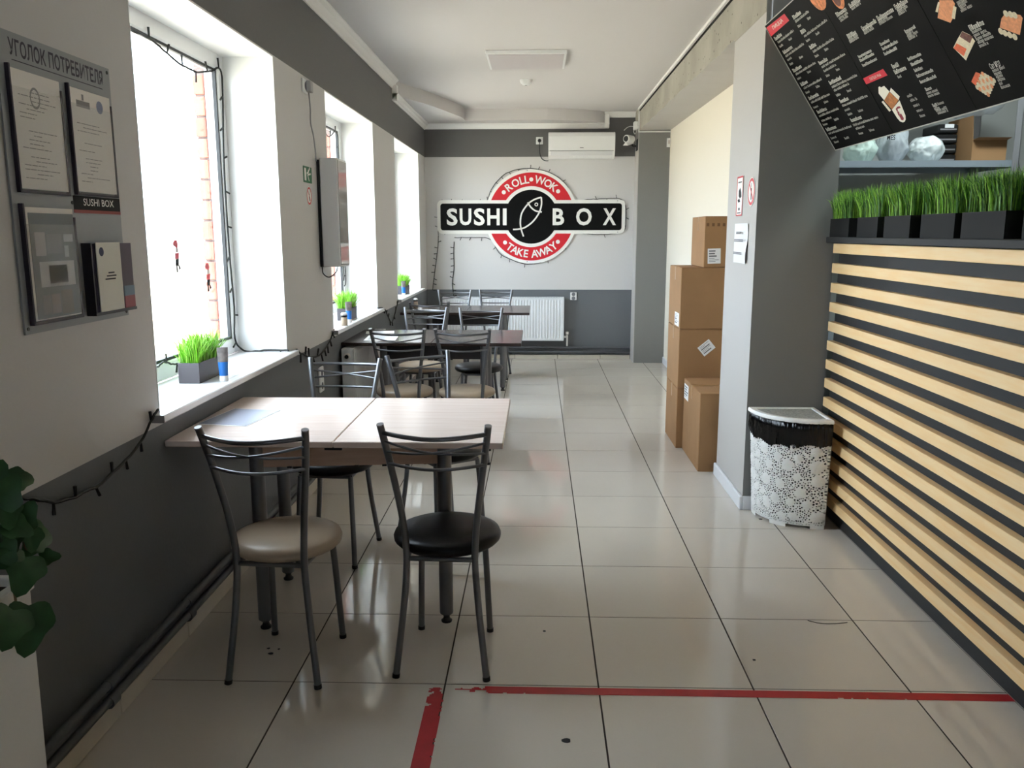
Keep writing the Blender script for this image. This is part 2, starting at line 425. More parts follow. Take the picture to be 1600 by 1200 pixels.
# beam with a slightly wavy lower arris
ys = [4.96+(9.42-4.96)*i/N for i in range(N+1)]
for i in range(N):
    z0, z1 = 2.514+.036*i/N+.006*math.sin(i*2.1), 2.514+.036*(i+1)/N+.006*math.sin((i+1)*2.1)
    n = len(bm_.v)
    bm_.v += [(1.0955, ys[i], z0), (1.0955, ys[i+1], z1), (1.0955, ys[i+1], CZ), (1.0955, ys[i], CZ), (1.43, ys[i], 2.52+.03*i/N), (1.43, ys[i+1], 2.52+.03*(i+1)/N)]
    bm_.f += [[n, n+1, n+2, n+3]]
beam = struct(bm_.build('beam', M_conc))
un = MB()
for i in range(N):
    z0, z1 = 2.514+.036*i/N+.006*math.sin(i*2.1), 2.514+.036*(i+1)/N+.006*math.sin((i+1)*2.1)
    un.poly([(1.0955, ys[i], z0), (1.43, ys[i], 2.52+.03*i/N), (1.43, ys[i+1], 2.52+.03*(i+1)/N), (1.0955, ys[i+1], z1)])
un.build('underside', M_lightpaint, beam)
MB().box(1.0935, 1.0955, 4.305, 4.96, 2.50, CZ).build('plaster_patch', M_conc, pil)
MB().box(1.081, 1.0955, 9.42, 9.72, 2.60, CZ).build('beam_end', M_conc, beam)
tr1 = struct(MB().box(1.072, 1.0945, 4.30, 9.42, CZ-.022, CZ-.0005).build('trim_1', M_crown))
MB().box(1.088, 1.0954, 4.30, 9.42, CZ-.034, CZ-.022).build('dark_gap', M_hole, tr1)  # thin black line drawn as the gap below the trim strip

# rear part of the room, behind the camera
rw = MB()
rw.box(-1.86, .2, RY-.2, RY, 0, CZ); rw.box(1.0, KX+.1, RY-.2, RY, 0, CZ); rw.box(.2, 1.0, RY-.2, RY, 2.2, CZ)
struct(rw.build('wall_rear', M_lightpaint))
dr = MB()  # unseen door, its glazing added and sized for the light it lets in
for x0, x1 in ((.2, .3), (.9, 1.0)): dr.box(x0, x1, RY-.12, RY-.06, 0, 2.2)
dr.box(.3, .9, RY-.12, RY-.06, 0, 1.4); dr.box(.3, .9, RY-.12, RY-.06, 2.1, 2.2)
door = struct(dr.build('door_unseen', M_pvc))
MB().box(.3, .9, RY-.092, RY-.088, 1.4, 2.1).build('pane', M_glass, door)
# ground outside
struct(MB().box(-60, 40, -60, 60, -.5, -.35).build('floor_outside_pavement', M_ground))

# crown moulding
def crown(name, p0, p1, inward, z1, h=.07, d=.055):
    p0 = Vector(p0); p1 = Vector(p1); iw = Vector(inward)
    prof = [(0, -h), (d*.18, -h), (d*.25, -h*.8), (d*.45, -h*.62), (d*.62, -h*.35), (d*.9, -h*.2), (d, -h*.12), (d, 0), (0, 0)]
    m = MB(); n = len(prof)
    for p in (p0, p1): m.v += [tuple(p+iw*a+Vector((0, 0, z1+b))) for a, b in prof]
    for i in range(n): j = (i+1) % n; m.f.append([i, j, n+j, n+i])
    m.f += [list(range(n))[::-1], list(range(n, 2*n))]
    return struct(m.build(name, M_crown))
crown('trim_2', (WX, RY, 0), (WX, 7.655, 0), (1, 0, 0), CZ, .08)
crown('trim_3', (WX, 7.60, 0), (WX, BY, 0), (1, 0, 0), SZ, .06)
crown('trim_4', (WX, BY, 0), (.79, BY, 0), (0, -1, 0), SZ, .058)
crown('trim_5', (.735, BY, 0), (1.0865, BY, 0), (0, -1, 0), CZ, .06)
struct(MB().bbox(WX, WX+.05, 7.60, 7.655, SZ-.06, CZ-.05, .006).build('trim_6', M_crown))
struct(MB().bbox(.735, .79, BY-.05, BY, SZ-.058, CZ-.03, .006).build('trim_7', M_crown))

# baseboards of tile strips
bbl = struct(MB().box(WX, WX+.006, RY, BY, 0, .062).build('baseboard_left', M_grout))
yy = RY
while yy < BY-.02:
    L = min(.5, BY-.012-yy)
    MB().bbox(WX+.006, WX+.018, yy+.002, yy+L-.002, 0, .062+.003*random.random(), .002).build('baseboard_tile', M_bbtile, bbl); yy += .5
bbb = struct(MB().box(WX+.02, 1.08, BY-.006, BY, 0, .05).build('baseboard_back', M_grout))
xx = WX+.02
while xx < 1.06:
    L = min(.5, 1.08-xx)
    MB().bbox(xx+.002, xx+L-.002, BY-.03, BY-.006, 0, .05, .003).build('baseboard_tile', M_bbtile, bbb); xx += .5
bp_ = struct(MB().bbox(1.078, 1.0955, 4.290, 4.96, 0, .075, .004).build('baseboard_pillar', M_bbwhite))
MB().bbox(1.0955, 1.49, 4.287, 4.303, 0, .075, .003).build('front_strip', M_bbwhite, bp_)
struct(MB().bbox(1.415, 1.43, 4.96, 9.40, 0, .075, .004).build('baseboard_right', M_bbwhite))

# ================================================================== FURNITURE
def make_table(label, x0, x1, y0, y1, h, top, apron, group=None, brot=0):
    cx, cy = (x0+x1)/2, (y0+y1)/2; t = thing('dining_table', label, 'table', (cx, cy, 0), 0, 'folding tables along the windows')
    hx, hy = (x1-x0)/2, (y1-y0)/2
    for s_ in (-1, 1):
        a, b = (-hx, -.0012) if s_ < 0 else (.0012, hx)
        lf = MB().bbox(a, b, -hy, hy, h-.022, h, .0025).build('table_leaf', top, t)
    MB().box(-.03, .03, -hy+.002, -hy+.012, h-.030, h-.022).build('hinge', M_black, t)
    lx, ly = .337, .223; rb0 = math.radians(brot); cb0, sb0 = math.cos(rb0), math.sin(rb0)
    RT = lambda m_: (setattr(m_, 'v', [(x*cb0-y*sb0, x*sb0+y*cb0, z) for x, y, z in m_.v]), m_)[1]
    ap = MB(); zt, zb = h-.023, h-.128
    ap.box(-lx, lx, -ly-.008, -ly+.010, zb, zt); ap.box(-lx, lx, ly-.010, ly+.008, zb, zt)
    ap.box(-lx-.008, -lx+.010, -ly, ly, zb, zt); ap.box(lx-.010, lx+.008, -ly, ly, zb, zt)
    RT(ap).build('apron', apron, t)
    for sx in (-1, 1):
        for sy in (-1, 1):
            lg = RT(MB().lathe([(.025, .035), (.026, .04), (.026, h-.03), (.025, h-.024)], (sx*lx, sy*ly, 0), 18)).build('leg', M_tleg, t, 40)
            RT(MB().lathe([(.020, 0), (.021, .006), (.014, .012), (.011, .022), (.018, .03), (.025, .0355)], (sx*lx, sy*ly, 0), 14)).build('foot', M_black, lg, 40)
    for ox in (-.22, .02, .12):
        RT(MB().box(ox-.008, ox+.008, -ly-.014, -ly-.007, h-.132, h-.126)).build('bracket', M_black, t)
    return t
make_table('light beech folding table with grey metal legs', -1.281, -.115, 2.752, 3.530, .75, M_beech, M_apron, None, 6)
make_table('dark brown folding table standing beside the wall radiator under the window', -1.281, -.105, 5.37, 6.115, .75, M_wenge, M_wengeap)
make_table('dark brown folding table standing nearest the sign wall, with a shaker on it', -1.245, -.072, 7.52, 8.29, .745, M_wenge, M_wengeap)

def make_chair(seat_m, seatname):
    t = thing('metal_chair', seatname, 'chair')
    R = .0115
    for s_ in (-1, 1):
        pts = smooth_path([(s_*.150, -.185, .012), (s_*.140, -.175, .10), (s_*.124, -.160, .24), (s_*.113, -.152, .38), (s_*.114, -.154, .46), (s_*.124, -.165, .57), (s_*.145, -.195, .72), (s_*.160, -.222, .82), (s_*.167, -.240, .872)], 4)
        b = MB().tube(pts, R, 10).build('back_leg', M_steel, t, 40)
        MB().tube([(s_*.1513, -.1862, 0), (s_*.150, -.185, .014)], R*1.12, 10).build('foot_cap', M_black, b, 40)
        MB().tube([(s_*.1668, -.2395, .870), (s_*.1672, -.2408, .8745)], R*1.02, 10).build('end_cap', M_gmetal, b, 40)
        pts = smooth_path([(s_*.128, .160, .012), (s_*.124, .150, .12), (s_*.118, .138, .28), (s_*.112, .124, .405)], 4)
        b = MB().tube(pts, R, 10).build('front_leg', M_steel, t, 40)
        MB().tube([(s_*.1283, .1605, 0), (s_*.128, .160, .014)], R*1.12, 10).build('foot_cap', M_black, b, 40)
    def bar(z0, z1, bow, r, nm):
        def xw(z): return .114+(z-.46)/(.872-.46)*(.167-.114)
        def yw(z): return -.154-(max(z-.46, 0)/(.872-.46))**1.15*.086
        P = []
        for i in range(13):
            u = i/12; z = z0+(z1-z0)*u; x = (-xw(z0))*(1-u)+xw(z1)*u
            P.append((x, yw(z0)*(1-u)+yw(z1)*u-bow*math.sin(PI*u), z-.006*math.sin(PI*u)))
        return MB().tube(P, r, 8).build(nm, M_steel, t, 50)
    bar(.846, .846, .056, .0075, 'top_bar'); bar(.818, .782, .052, .0042, 'cross_bar'); bar(.782, .818, .052, .0042, 'cross_bar'); bar(.742, .742, .048, .0055, 'lower_bar')
    sf = MB(); sf.tube([(-.113, -.152, .405), (.113, -.152, .405)], .009, 8); sf.tube([(-.112, .124, .405), (.112, .124, .405)], .009, 8)
    for s_ in (-1, 1): sf.tube([(s_*.113, -.152, .405), (s_*.112, .124, .405)], .009, 8)
    sf.build('seat_frame', M_steel, t, 50)
    MB().lathe([(.0, .414), (.15, .414), (.172, .418), (.182, .428), (.184, .440), (.178, .453), (.155, .463), (.10, .470), (.04, .472), (0.001, .472)], (0, 0, 0), 36).build('seat_cushion', seat_m, t, 60)
    return t
ch_b = make_chair(M_beige, ''); ch_k = make_chair(M_blackl, '')
used = {}
def chair(proto, x, y, deg, label, group='metal cafe chairs around the tables'):
    o = proto if proto.name not in used else copy_tree(proto)
    used[proto.name] = 1
    o.location = (x, y, 0); o.rotation_euler = (0, 0, math.radians(deg)); tag(o, label, 'chair')
    if group: o['group'] = group
    elif 'group' in o: del o['group']
chair(ch_b, -.843, 2.662, -4, 'metal cafe chair with round beige seat, pushed to the beech table, back away from it')
chair(ch_k, -.305, 2.722, -2.5, 'metal cafe chair with round black seat at the beech table, beside a beige one')
chair(ch_k, -.917, 3.618, 176.7, 'metal chair with black seat across the beech table, nearest the windows')
chair(ch_k, -.445, 3.845, -144, 'metal chair with black seat turned askew at the beech table towards the aisle')
chair(ch_b, -.862, 5.33, 0, 'beige seat metal chair beside the wall radiator, back to the beech table')
chair(ch_b, -.455, 5.322, -1, 'beige seat metal chair at the dark table by the aisle, back to the beech table')
chair(ch_b, -.893, 6.352, 178, 'beige seat metal chair between the two dark tables on the window side')
chair(ch_k, -.448, 6.308, 179, 'dark seat metal chair between the two dark tables on the aisle side')
chair(ch_k, -.925, 7.36, 0, 'metal chair facing the sign wall, before the dark table with the shaker')
chair(ch_k, -.85, 8.385, 181, 'metal chair before the long radiator, on the window side of the table')
chair(ch_k, -.432, 8.44, 180, 'metal chair before the long radiator, on the aisle side of the table')

# ---- service counter
ct = thing('service_counter', 'service counter clad with light wooden slats on dark panel', 'counter', (1.51, 2.5, 0))
ct.location = (0, 0, 0)
CY0 = .7
MB().box(1.512, 1.56, CY0, 4.286, .0, 1.403).build('front_panel', M_panel, ct)
MB().box(1.56, 1.98, CY0, 4.286, .86, .90).build('worktop', M_panel, ct)
MB().box(1.56, 1.95, CY0+.02, 4.286, .0, .86).build('cabinet_body', M_panel, ct)
MB().bbox(1.446, 1.62, CY0, 4.298, 1.403, 1.432, .003).build('counter_ledge', M_panel, ct)
slm = None
for k in range(14):
    zt = 1.4-.0975*k
    if slm is None: slm = MB().bbox(-.0165, .0165, CY0, 4.280, -.048, 0, .0015).mesh('slat', M_slat)
    o = link('slat', slm, ct); o.location = (1.495, 0, zt)

def grass_mesh(lx, ly, n, hmin, hmax, m, seed, spread=.05):
    rnd = random.Random(seed); g = MB()
    for i in range(n):
        x = rnd.uniform(-lx, lx)*.9; y = rnd.uniform(-ly, ly)*.94; h = rnd.uniform(hmin, hmax); a = rnd.uniform(0, 2*PI)
        dx = rnd.gauss(0, spread*.38)+x*spread*8; dy = rnd.gauss(0, spread*.42)+y*.04
        wd = rnd.uniform(.0011, .0022); wx, wy = math.cos(a)*wd, math.sin(a)*wd
        n0 = len(g.v)
        for t, k in ((0, 1), (.45, 1), (.8, .7)):
            cx = x+dx*t*t; cy = y+dy*t*t; z = h*t*(1-.08*t)
            g.v += [(cx-wx*k, cy-wy*k, z), (cx+wx*k, cy+wy*k, z)]
        g.v.append((x+dx*1.1, y+dy*1.1, h*(1-.12*(abs(dx)+abs(dy))/.05)))
        g.f += [[n0, n0+1, n0+3, n0+2], [n0+2, n0+3, n0+5, n0+4], [n0+4, n0+5, n0+6]]
    return g
def planter(label, cx, cy, z, lx, ly, h, pm, gm, n, h0, h1, seed, group=None, cat='planter', spread=.05):
    t = thing('grass_planter', label, cat, (cx, cy, z), 0, group)
    p = MB(); w_ = .004
    hx, hy = lx/2, ly/2
    p.box(-hx, hx, -hy, hy, 0, .006)
    p.box(-hx, -hx+w_, -hy, hy, .006, h); p.box(hx-w_, hx, -hy, hy, .006, h)
    p.box(-hx+w_, hx-w_, -hy, -hy+w_, .006, h); p.box(-hx+w_, hx-w_, hy-w_, hy, .006, h)
    p.build('box', pm, t)
    MB().box(-hx+w_, hx-w_, -hy+w_, hy-w_, h-.03, h-.02).build('base_foam', M_hole, t)
    for q_ in (0, 1):
        g = stuff(grass_mesh(hx, hy, n//2, h0, h1, gm[q_], seed+50*q_, spread).build('grass', gm[q_], t)); g.location = (0, 0, h-.022)
    return t
cp = [(4.290, 4.037), (3.932, 3.700), (3.63, 3.382), (3.287, 3.025), (2.976, 2.703), (2.605, 2.335)]
cl = ['small black planter of green artificial grass on the counter ledge, touching the grey pillar', 'black grass planter on the counter ledge, second from the grey pillar', 'black grass planter on the counter ledge, third from the grey pillar',
      'black grass planter on the counter ledge, fourth from the grey pillar', 'black grass planter on the counter ledge, fifth from the grey pillar', 'black grass planter on the counter ledge, farthest from the grey pillar']
for i, (a, b) in enumerate(cp):
    planter(cl[i], 1.505, (a+b)/2, 1.4321, .09, a-b, .088, M_pot, (M_grass, M_grassd), 820, .125, .182, 11+i, 'grass planters along the counter ledge')
sp = [((-1.402, 3.392), 'grey box of bright green artificial grass on the sill above the beech table', 3, M_pot2), ((-1.345, 5.86), 'grass box on the sill of the window half hidden by the grey wall box', 4, M_pot2), ((-1.345, 8.37), 'grass box on the window sill next to the sign wall', 5, M_pot2)]
for (xy, lb, sd_, pm) in sp:
    planter(lb, xy[0], xy[1], .8555, .085, .24, .083, pm, (M_grass2, M_grass), 800, .09, .165, 30+sd_, 'grass boxes on the window sills', spread=.085)

# ---- cardboard boxes
def carton(label, x0, x1, y0, y1, z0, z1, tape='x', group='cardboard boxes stacked in the niche'):
    t = thing('cardboard_box', label, 'box', ((x0+x1)/2, (y0+y1)/2, z0), 0, group)
    hx, hy, h = (x1-x0)/2, (y1-y0)/2, z1-z0
    b = MB().bbox(-hx, hx, -hy, hy, 0, h-.0035, .003).build('carton', M_card, t)
    for s_ in (-1, 1):
        MB().bbox(-hx, hx, *((-hy, -.0012) if s_ < 0 else (.0012, hy)), h-.0035, h, .0008).build('flap', M_card, t)
    tp = MB(); tp.box(-hx-.0006, hx+.0006, -.025, .025, h, h+.0006)
    for s_ in (-1, 1): tp.box(*((-hx-.0006, -hx) if s_ < 0 else (hx, hx+.0006)), -.025, .025, h-.09, h+.0006)
    tp.build('tape', M_tape, t)
    return t
def label_on(parent, face, ctr, wv, hv, ang, seed, m=M_paper):
    """paper sticker on -y or -x face, in parent's local frame"""
    rnd = random.Random(seed); c, s_ = math.cos(ang), math.sin(ang)
    def fn(a, b, d):
        a2, b2 = a*c-b*s_, a*s_+b*c
        return (ctr[0]+a2, ctr[1]-d, ctr[2]+b2) if face == 'y' else (ctr[0]-d, ctr[1]-a2, ctr[2]+b2)
    p = MB().prism([(-wv/2, -hv/2), (wv/2, -hv/2), (wv/2, hv/2), (-wv/2, hv/2)], fn, .0002, .001).build('shipping_label', m, parent)
    q = MB(); y = hv*.38
    while y > -hv*.4:
        ww = rnd.uniform(.4, .8)*wv; th = rnd.choice([.03, .03, .09])*hv
        q.poly([fn(-wv*.4, y, .0014), (fn(-wv*.4+ww, y, .0014)), fn(-wv*.4+ww, y-th, .0014), fn(-wv*.4, y-th, .0014)]); y -= th+hv*.08
    q.build('print', M_ink, p)
b1 = carton('bottom cardboard box of the tall stack, standing on the floor', .950, 1.405, 5.59, 6.06, 0, .413)
b2 = carton('cardboard box with a slanted white label, second from the floor in the stack', .950, 1.405, 5.59, 6.07, .4145, .819)
b3 = carton('cardboard box under the topmost one, with a white label on its side', .950, 1.405, 5.59, 6.07, .8205, 1.226)
b4 = carton('topmost cardboard box of the stack, set back on it with a torn label', 1.095, 1.405, 5.60, 6.06, 1.2275, 1.560)
b5 = carton('single lower cardboard box leaning close to the tall stack beside the pillar', .993, 1.40, 5.012, 5.582, 0, .491)
label_on(b2, 'y', (-.043, -.240, .280), .095, .075, .70, 2)
label_on(b4, 'y', (-.088, -.230, .075), .085, .098, .03, 3)
label_on(b3, 'x', (-.2275, -.12, .055), .17, .09, 0, 4)
label_on(b5, 'x', (-.2035, .19, .41), .15, .10, 0, 5)
pm_ = MB()
for i in range(7): pm_.box(-.145+.035*i, -.128+.035*i, -.2306, -.2302, .268, .288)
pm_.build('printed_marks', M_cardedge, b4)

# ---- corner laundry basket used as bin
bn = thing('waste_bin', 'white lace-pattern plastic corner bin with black bag and lid, beside the counter', 'bin', (1.432, 4.275, 0))
bin_h = .545
def bprof(u, grow=0):
    """plan outline, u 0..1 along the rounded front from pillar side to counter side (corner at 0,0, extends -x,-y)"""
    a = PI + (PI/2)*u
    r = .322+grow
    # superellipse-ish quarter round
    e = 2/2.35
    cx, sx_ = math.cos(a), math.sin(a)
    return (-abs(cx)**e*r, -abs(sx_)**e*r*.94)
def bpt(u, z, grow=0):
    k = .90+.10*(z/bin_h)
    x, y = bprof(u, grow); return (x*k-.004, y*k-.004, z)
rnd = random.Random(5)
flowers = []
for i in range(400):
    fu, fz, fr_ = rnd.uniform(.04, .96), rnd.uniform(.05, .42), rnd.uniform(.017, .030)
    if all(math.hypot((fu-a)*.47, fz-b) > fr_+c+.018 for a, b, c in flowers): flowers.append((fu, fz, fr_))
holes = []
grid = {}
for i in range(16000):
    hu, hz, hr = rnd.random(), rnd.uniform(.022, .52), rnd.uniform(.0026, .0052)
    if any(math.hypot((hu-a)*.47, hz-b) < c+hr+.001 for a, b, c in flowers): continue
    k = (int(hu*.47/.012), int(hz/.012)); ok = True
    for dk in range(-1, 2):
        for dl in range(-1, 2):
            for (a, b, c) in grid.get((k[0]+dk, k[1]+dl), []):
                if math.hypot((hu-a)*.47, hz-b) < c+hr+.0019: ok = False
    if ok: grid.setdefault(k, []).append((hu, hz, hr))
NU, NZ = 220, 230
bw = MB(); idx = {}
def bvert(i, j):
    if (i, j) in idx: return idx[(i, j)]
    u, z = i/NU, bin_h*j/NZ; g = 0
    for a, b, c in flowers:
        d = math.hypot((u-a)*.47, z-b)
        if d < c:
            th = math.atan2(z-b, (u-a)*.47); g = .006*(1-(d/c)**4)*(.75+.25*math.cos(9*th)); break
    idx[(i, j)] = len(bw.v); bw.v.append(bpt(u, z, g)); return idx[(i, j)]
for i in range(NU):
    for j in range(NZ):
        u, z = (i+.5)/NU, bin_h*(j+.5)/NZ
        if z < .016 and (.12 < u < .40 or .62 < u < .88): continue
        k = (int(u*.47/.012), int(z/.012)); hole = False
        for dk in range(-1, 2):
            for dl in range(-1, 2):
                for (a, b, c) in grid.get((k[0]+dk, k[1]+dl), []):
                    if math.hypot((u-a)*.47, z-b) < c: hole = True
        if not hole: bw.f.append([bvert(i, j), bvert(i+1, j), bvert(i+1, j+1), bvert(i, j+1)])
M_binw = mat('bin_plastic', S(240, 239, 234), .45)
bo = bw.build('lace_wall', M_binw, bn, 50)
sm = bo.modifiers.new('thickness', 'SOLIDIFY'); sm.thickness = .0022; sm.offset = 0
back = MB()
p0, p1 = bpt(0, .02), bpt(1, .02)
back.poly([(p0[0], 0, .02), (0, 0, .02), (0, 0, bin_h), (-.32, 0, bin_h)]); back.poly([(0, p1[1], .02), (0, 0, .02), (0, 0, bin_h), (0, -.30, bin_h)])
back.poly([(0, 0, .02)]+[bpt(i/20, .02) for i in range(21)])
back.build('back_walls', M_binw, bn)
lin_ = MB(); n = 60
for j, (z, gq) in enumerate(((.03, -.012), (.25, -.010), (.5, -.009), (.53, -.008))):
    for i in range(n+1): lin_.v.append(bpt(.02+.96*i/n, z, gq-.003*math.sin(i*1.7+j)))
for j in range(3):
    for i in range(n): a = j*(n+1)+i; lin_.f.append([a, a+1, a+n+2, a+n+1])
M_bag = mat('bin_bag', S(10, 10, 11), .22)
lin_.build('bag_lining', M_bag, bn, 60)
bg_ = MB(); n = 110; rows = [(bin_h+.002, -.004), (bin_h-.006, .005), (bin_h-.03, .008), (bin_h-.055, .006), (bin_h-.08, .009), (bin_h-.105, .006)]
rb = random.Random(9); fold = [rb.uniform(-1, 1) for _ in range(n+1)]
for j, (z, g) in enumerate(rows):
    for i in range(n+1):
        u = i/n
        zz = z if j < 2 else z - (.018*math.sin(PI*u)+.006*math.sin(u*23+j)+.003*fold[i])*(j/5)*1.3
        gg = g+.0035*math.sin(u*60+j*1.9+3*fold[(i+j*7) % n])+.002*fold[(i*3+j*11) % n]
        bg_.v.append(bpt(u, zz, max(gg, .003) if j > 0 else g))
for j in range(len(rows)-1):
    for i in range(n): a = j*(n+1)+i; bg_.f.append([a, a+1, a+n+2, a+n+1])
bg_.build('black_bag', M_bag, bn, 70)
lid = MB(); out = [(0.004, .0)]+[bpt(i/28, bin_h, .012)[:2] for i in range(29)]
out[0] = (0, 0)
cen = (-.12, -.11)
def ins(p, k): return (cen[0]+(p[0]-cen[0])*k, cen[1]+(p[1]-cen[1])*k)
n = len(out)
rings = [(1.0, bin_h+.002), (1.0, bin_h+.014), (.985, bin_h+.020), (.86, bin_h+.020), (.84, bin_h+.012)]
for k, z in rings: lid.v += [(*ins(p, k), z) for p in out]
for r_ in range(len(rings)-1):
    for i in range(n): j = (i+1) % n; lid.f.append([r_*n+i, r_*n+j, (r_+1)*n+j, (r_+1)*n+i])
lid.f.append(list(range(n))[::-1])
ld = lid.build('lid', M_binw, bn, 40)
M_lace = mat('lid_lace', S(170, 170, 162), .6, var=.35, vscale=90, bump=.6, bscale=120)
li = MB(); li.prism([ins(p, .845) for p in out], lambda a, b, d: (a, b, d), bin_h+.006, bin_h+.0135); li.build('lid_insert', M_lace, ld)

# ---- radiators
def radiator(label, L, H, D, loc, rz, ribs, group=None):
    t = thing('panel_radiator', label, 'radiator', loc, rz)
    # local: x along length, front at -y
    p = MB(); n = ribs; pit = (L-.05)/n
    prof = [(0, 0)]
    xs = [0, .025]; dz = [0, 0]
    for k in range(n):
        x = .025+k*pit
        for fx, dd in ((.15, 0), (.3, .008), (.7, .008), (.85, 0)): xs.append(x+fx*pit); dz.append(dd)
    xs += [L-.025, L]; dz += [0, 0]
    m_ = len(xs)
    for z, on_ in ((0, 0), (.02, 0), (.045, 1), (H-.045, 1), (H-.02, 0), (H, 0)):
        for x, d in zip(xs, dz): p.v.append((x, -d*on_*-1-D, z))
    for r_ in range(5):
        for i in range(m_-1): a = r_*m_+i; p.f.append([a, a+1, a+m_+1, a+m_])
    p.build('front_panel', M_radi, t)
    MB().box(0, L, -.025, -.02, .0, H-.01).build('rear_panel', M_radi, t)
    e = MB(); e.box(-.002, .004, -D, -.02, .01, H+.002); e.build('side_cover', M_radi, t); MB().box(L-.004, L+.002, -D, -.02, .01, H+.002).build('side_cover', M_radi, t)
    g = MB(); g.box(0, L, -D, -D+.012, H-.004, H+.002); g.box(0, L, -.032, -.02, H-.004, H+.002)
    k = .02
    while k < L-.02: g.box(k, k+.012, -D+.012, -.032, H-.004, H+.001); k += .03
    g.build('top_grille', M_radi, t)
    br = MB(); br.box(.15, .18, -.0205, -.001, .05, H-.05); br.box(L-.18, L-.15, -.0205, -.001, .05, H-.05); br.build('wall_bracket', M_radi, t)
    return t
rb_ = radiator('long white ribbed radiator under the sign on the end wall', 1.40, .50, .10, (-1.095, BY, .225), 0, 40)
v = MB(); v.tube([(1.40, -.06, .04), (1.435, -.06, .04)], .012, 10); v.tube([(1.44, -.06, .06), (1.44, -.06, -.066)], .011, 10); v.tube([(1.44, -.06, .07), (1.44, -.06, .10)], .017, 12); v.build('valve', M_plastic, rb_, 40)
rl = radiator('white radiator on the window wall beside the dark table', 1.15, .50, .10, (WX, 6.47, .215), -PI/2, 33)
rl.rotation_euler = (0, 0, PI/2); rl.location = (WX, 5.31, .215)
v = MB(); v.lathe([(.012, -.002), (.020, -.006), (.021, -.028), (.016, -.033)], (0, 0, 0), 16)
v.v = [(z, -.06+y, .455+x) for x, y, z in v.v]; v.build('valve', M_plastic, rl, 40)
v = MB(); v.lathe([(.010, -.033), (.013, -.035), (.013, -.040), (.004, -.042)], (0, 0, 0), 12); v.v = [(z, -.06+y, .455+x) for x, y, z in v.v]; v.build('valve_cap', M_black, rl, 40)
# ---- heating pipes
def pipe(label, pts, r, group=None, clips=()):
    t = thing('heating_pipe', label, 'pipe', pts[0], 0, 'painted heating pipes'); o = Vector(pts[0])
    MB().tube([Vector(p)-o for p in pts], r, 12).build('pipe_run', M_pipe, t, 50)
    for c in clips:
        c = Vector(c)-o; d = (Vector(pts[-1])-Vector(pts[0])).normalized()*.02
        MB().tube([c-d, c+d], r*1.35, 12).build('coupling', M_pipe, t, 50)
for z, nm in ((.150, 'upper grey painted heating pipe along the window wall'), (.098, 'lower grey painted heating pipe along the window wall')):
    pipe(nm, [(WX+.035, RY+.02, z), (WX+.035, BY-.05, z+.01)], .014, None, [(WX+.035, 2.22, z), (WX+.035, 2.78, z), (WX+.035, 3.35, z), (WX+.035, 4.9, z+.005)])
for z, nm in ((.135, 'upper grey painted heating pipe along the end wall'), (.085, 'lower grey painted heating pipe along the end wall')):
    pipe(nm, [(WX+.06, BY-.045, z), (1.07, BY-.045, z)], .013, None, [(.1, BY-.045, z), (.55, BY-.045, z)])

# ================================================================== WALL THINGS
# ---- big sign
sg = thing('wall_sign', 'black and red round sign with lettering on the end wall', 'sign', (-.077, BY, 1.635))
def sfn(a, b, d): return (a, -d, b)
bx0, bx1, bh = -1.074, 1.066, .19
oc = MB()
def outline(R, X0, X1, Hh, rr):
    a = math.asin(Hh/R); P = []
    for i in range(41): t = a+(PI-2*a)*i/40; P.append((R*math.cos(t), R*math.sin(t)))
    L = [(x, y) for x, y in rrect(X0, X1, -Hh, Hh, rr, 6)]
    n = 7; left = L[n:3*n]; right = L[3*n:4*n]+L[0:n]
    P += left
    for i in range(41): t = PI+a+(PI-2*a)*i/40; P.append((R*math.cos(t), R*math.sin(t)))
    P += right
    return P
oc.prism(outline(.528, bx0, bx1, bh, .06), sfn, .002, .022).build('white_backing', M_swhite, sg)
MB().prism(rrect(bx0+.038, bx1-.038, -.150, .150, .03), sfn, .022, .0245).build('black_bar', M_sblack, sg)
def ringseg(R0, R1, a0, a1, n=36):
    return [(R1*math.cos(a0+(a1-a0)*i/n), R1*math.sin(a0+(a1-a0)*i/n)) for i in range(n+1)] + [(R0*math.cos(a1+(a0-a1)*i/n), R0*math.sin(a1+(a0-a1)*i/n)) for i in range(n+1)]
for s_ in (1, -1):
    R0, R1, yb = .341, .492, .187
    a1 = math.asin(yb/R1); a0 = math.asin(yb/R0); n = 36
    P = [(R1*math.cos(a1+(PI-2*a1)*i/n), s_*R1*math.sin(a1+(PI-2*a1)*i/n)) for i in range(n+1)] + [(R0*math.cos(PI-a0-(PI-2*a0)*i/n), s_*R0*math.sin(PI-a0-(PI-2*a0)*i/n)) for i in range(n+1)]
    MB().prism(P, sfn, .022, .0245).build('red_arc', M_red, sg)
wr = MB(); P = outline(.338, -.30, .30, .187, .01)
for s_ in (1, -1):
    a = math.asin(.150/.338); n = 30
    a2 = math.asin(.150/.302)
    P = [(.338*math.cos(a+(PI-2*a)*i/n), s_*.338*math.sin(a+(PI-2*a)*i/n)) for i in range(n+1)] + [(.302*math.cos(PI-a2-(PI-2*a2)*i/n), s_*.302*math.sin(PI-a2-(PI-2*a2)*i/n)) for i in range(n+1)]
    wr.prism(P, sfn, .0245, .0255)
wr.build('white_ring', M_swhite, sg)
MB().prism(circle(56, .302), sfn, .022, .026).build('black_disc', M_sblack, sg)
def sx(px, py):
    p = onY(660+px/4, 180+py/4, BY-.026); return (p.x+.077, p.z-1.635)
def letter(body, a0, a1, b0, b1, bold, d=.0285, sp=1.0):
    m = MB(); put_text(m, body, lambda a, b: (a, -d, b), a0, a1, b0, b1, bold, sp); return m
cap = .094
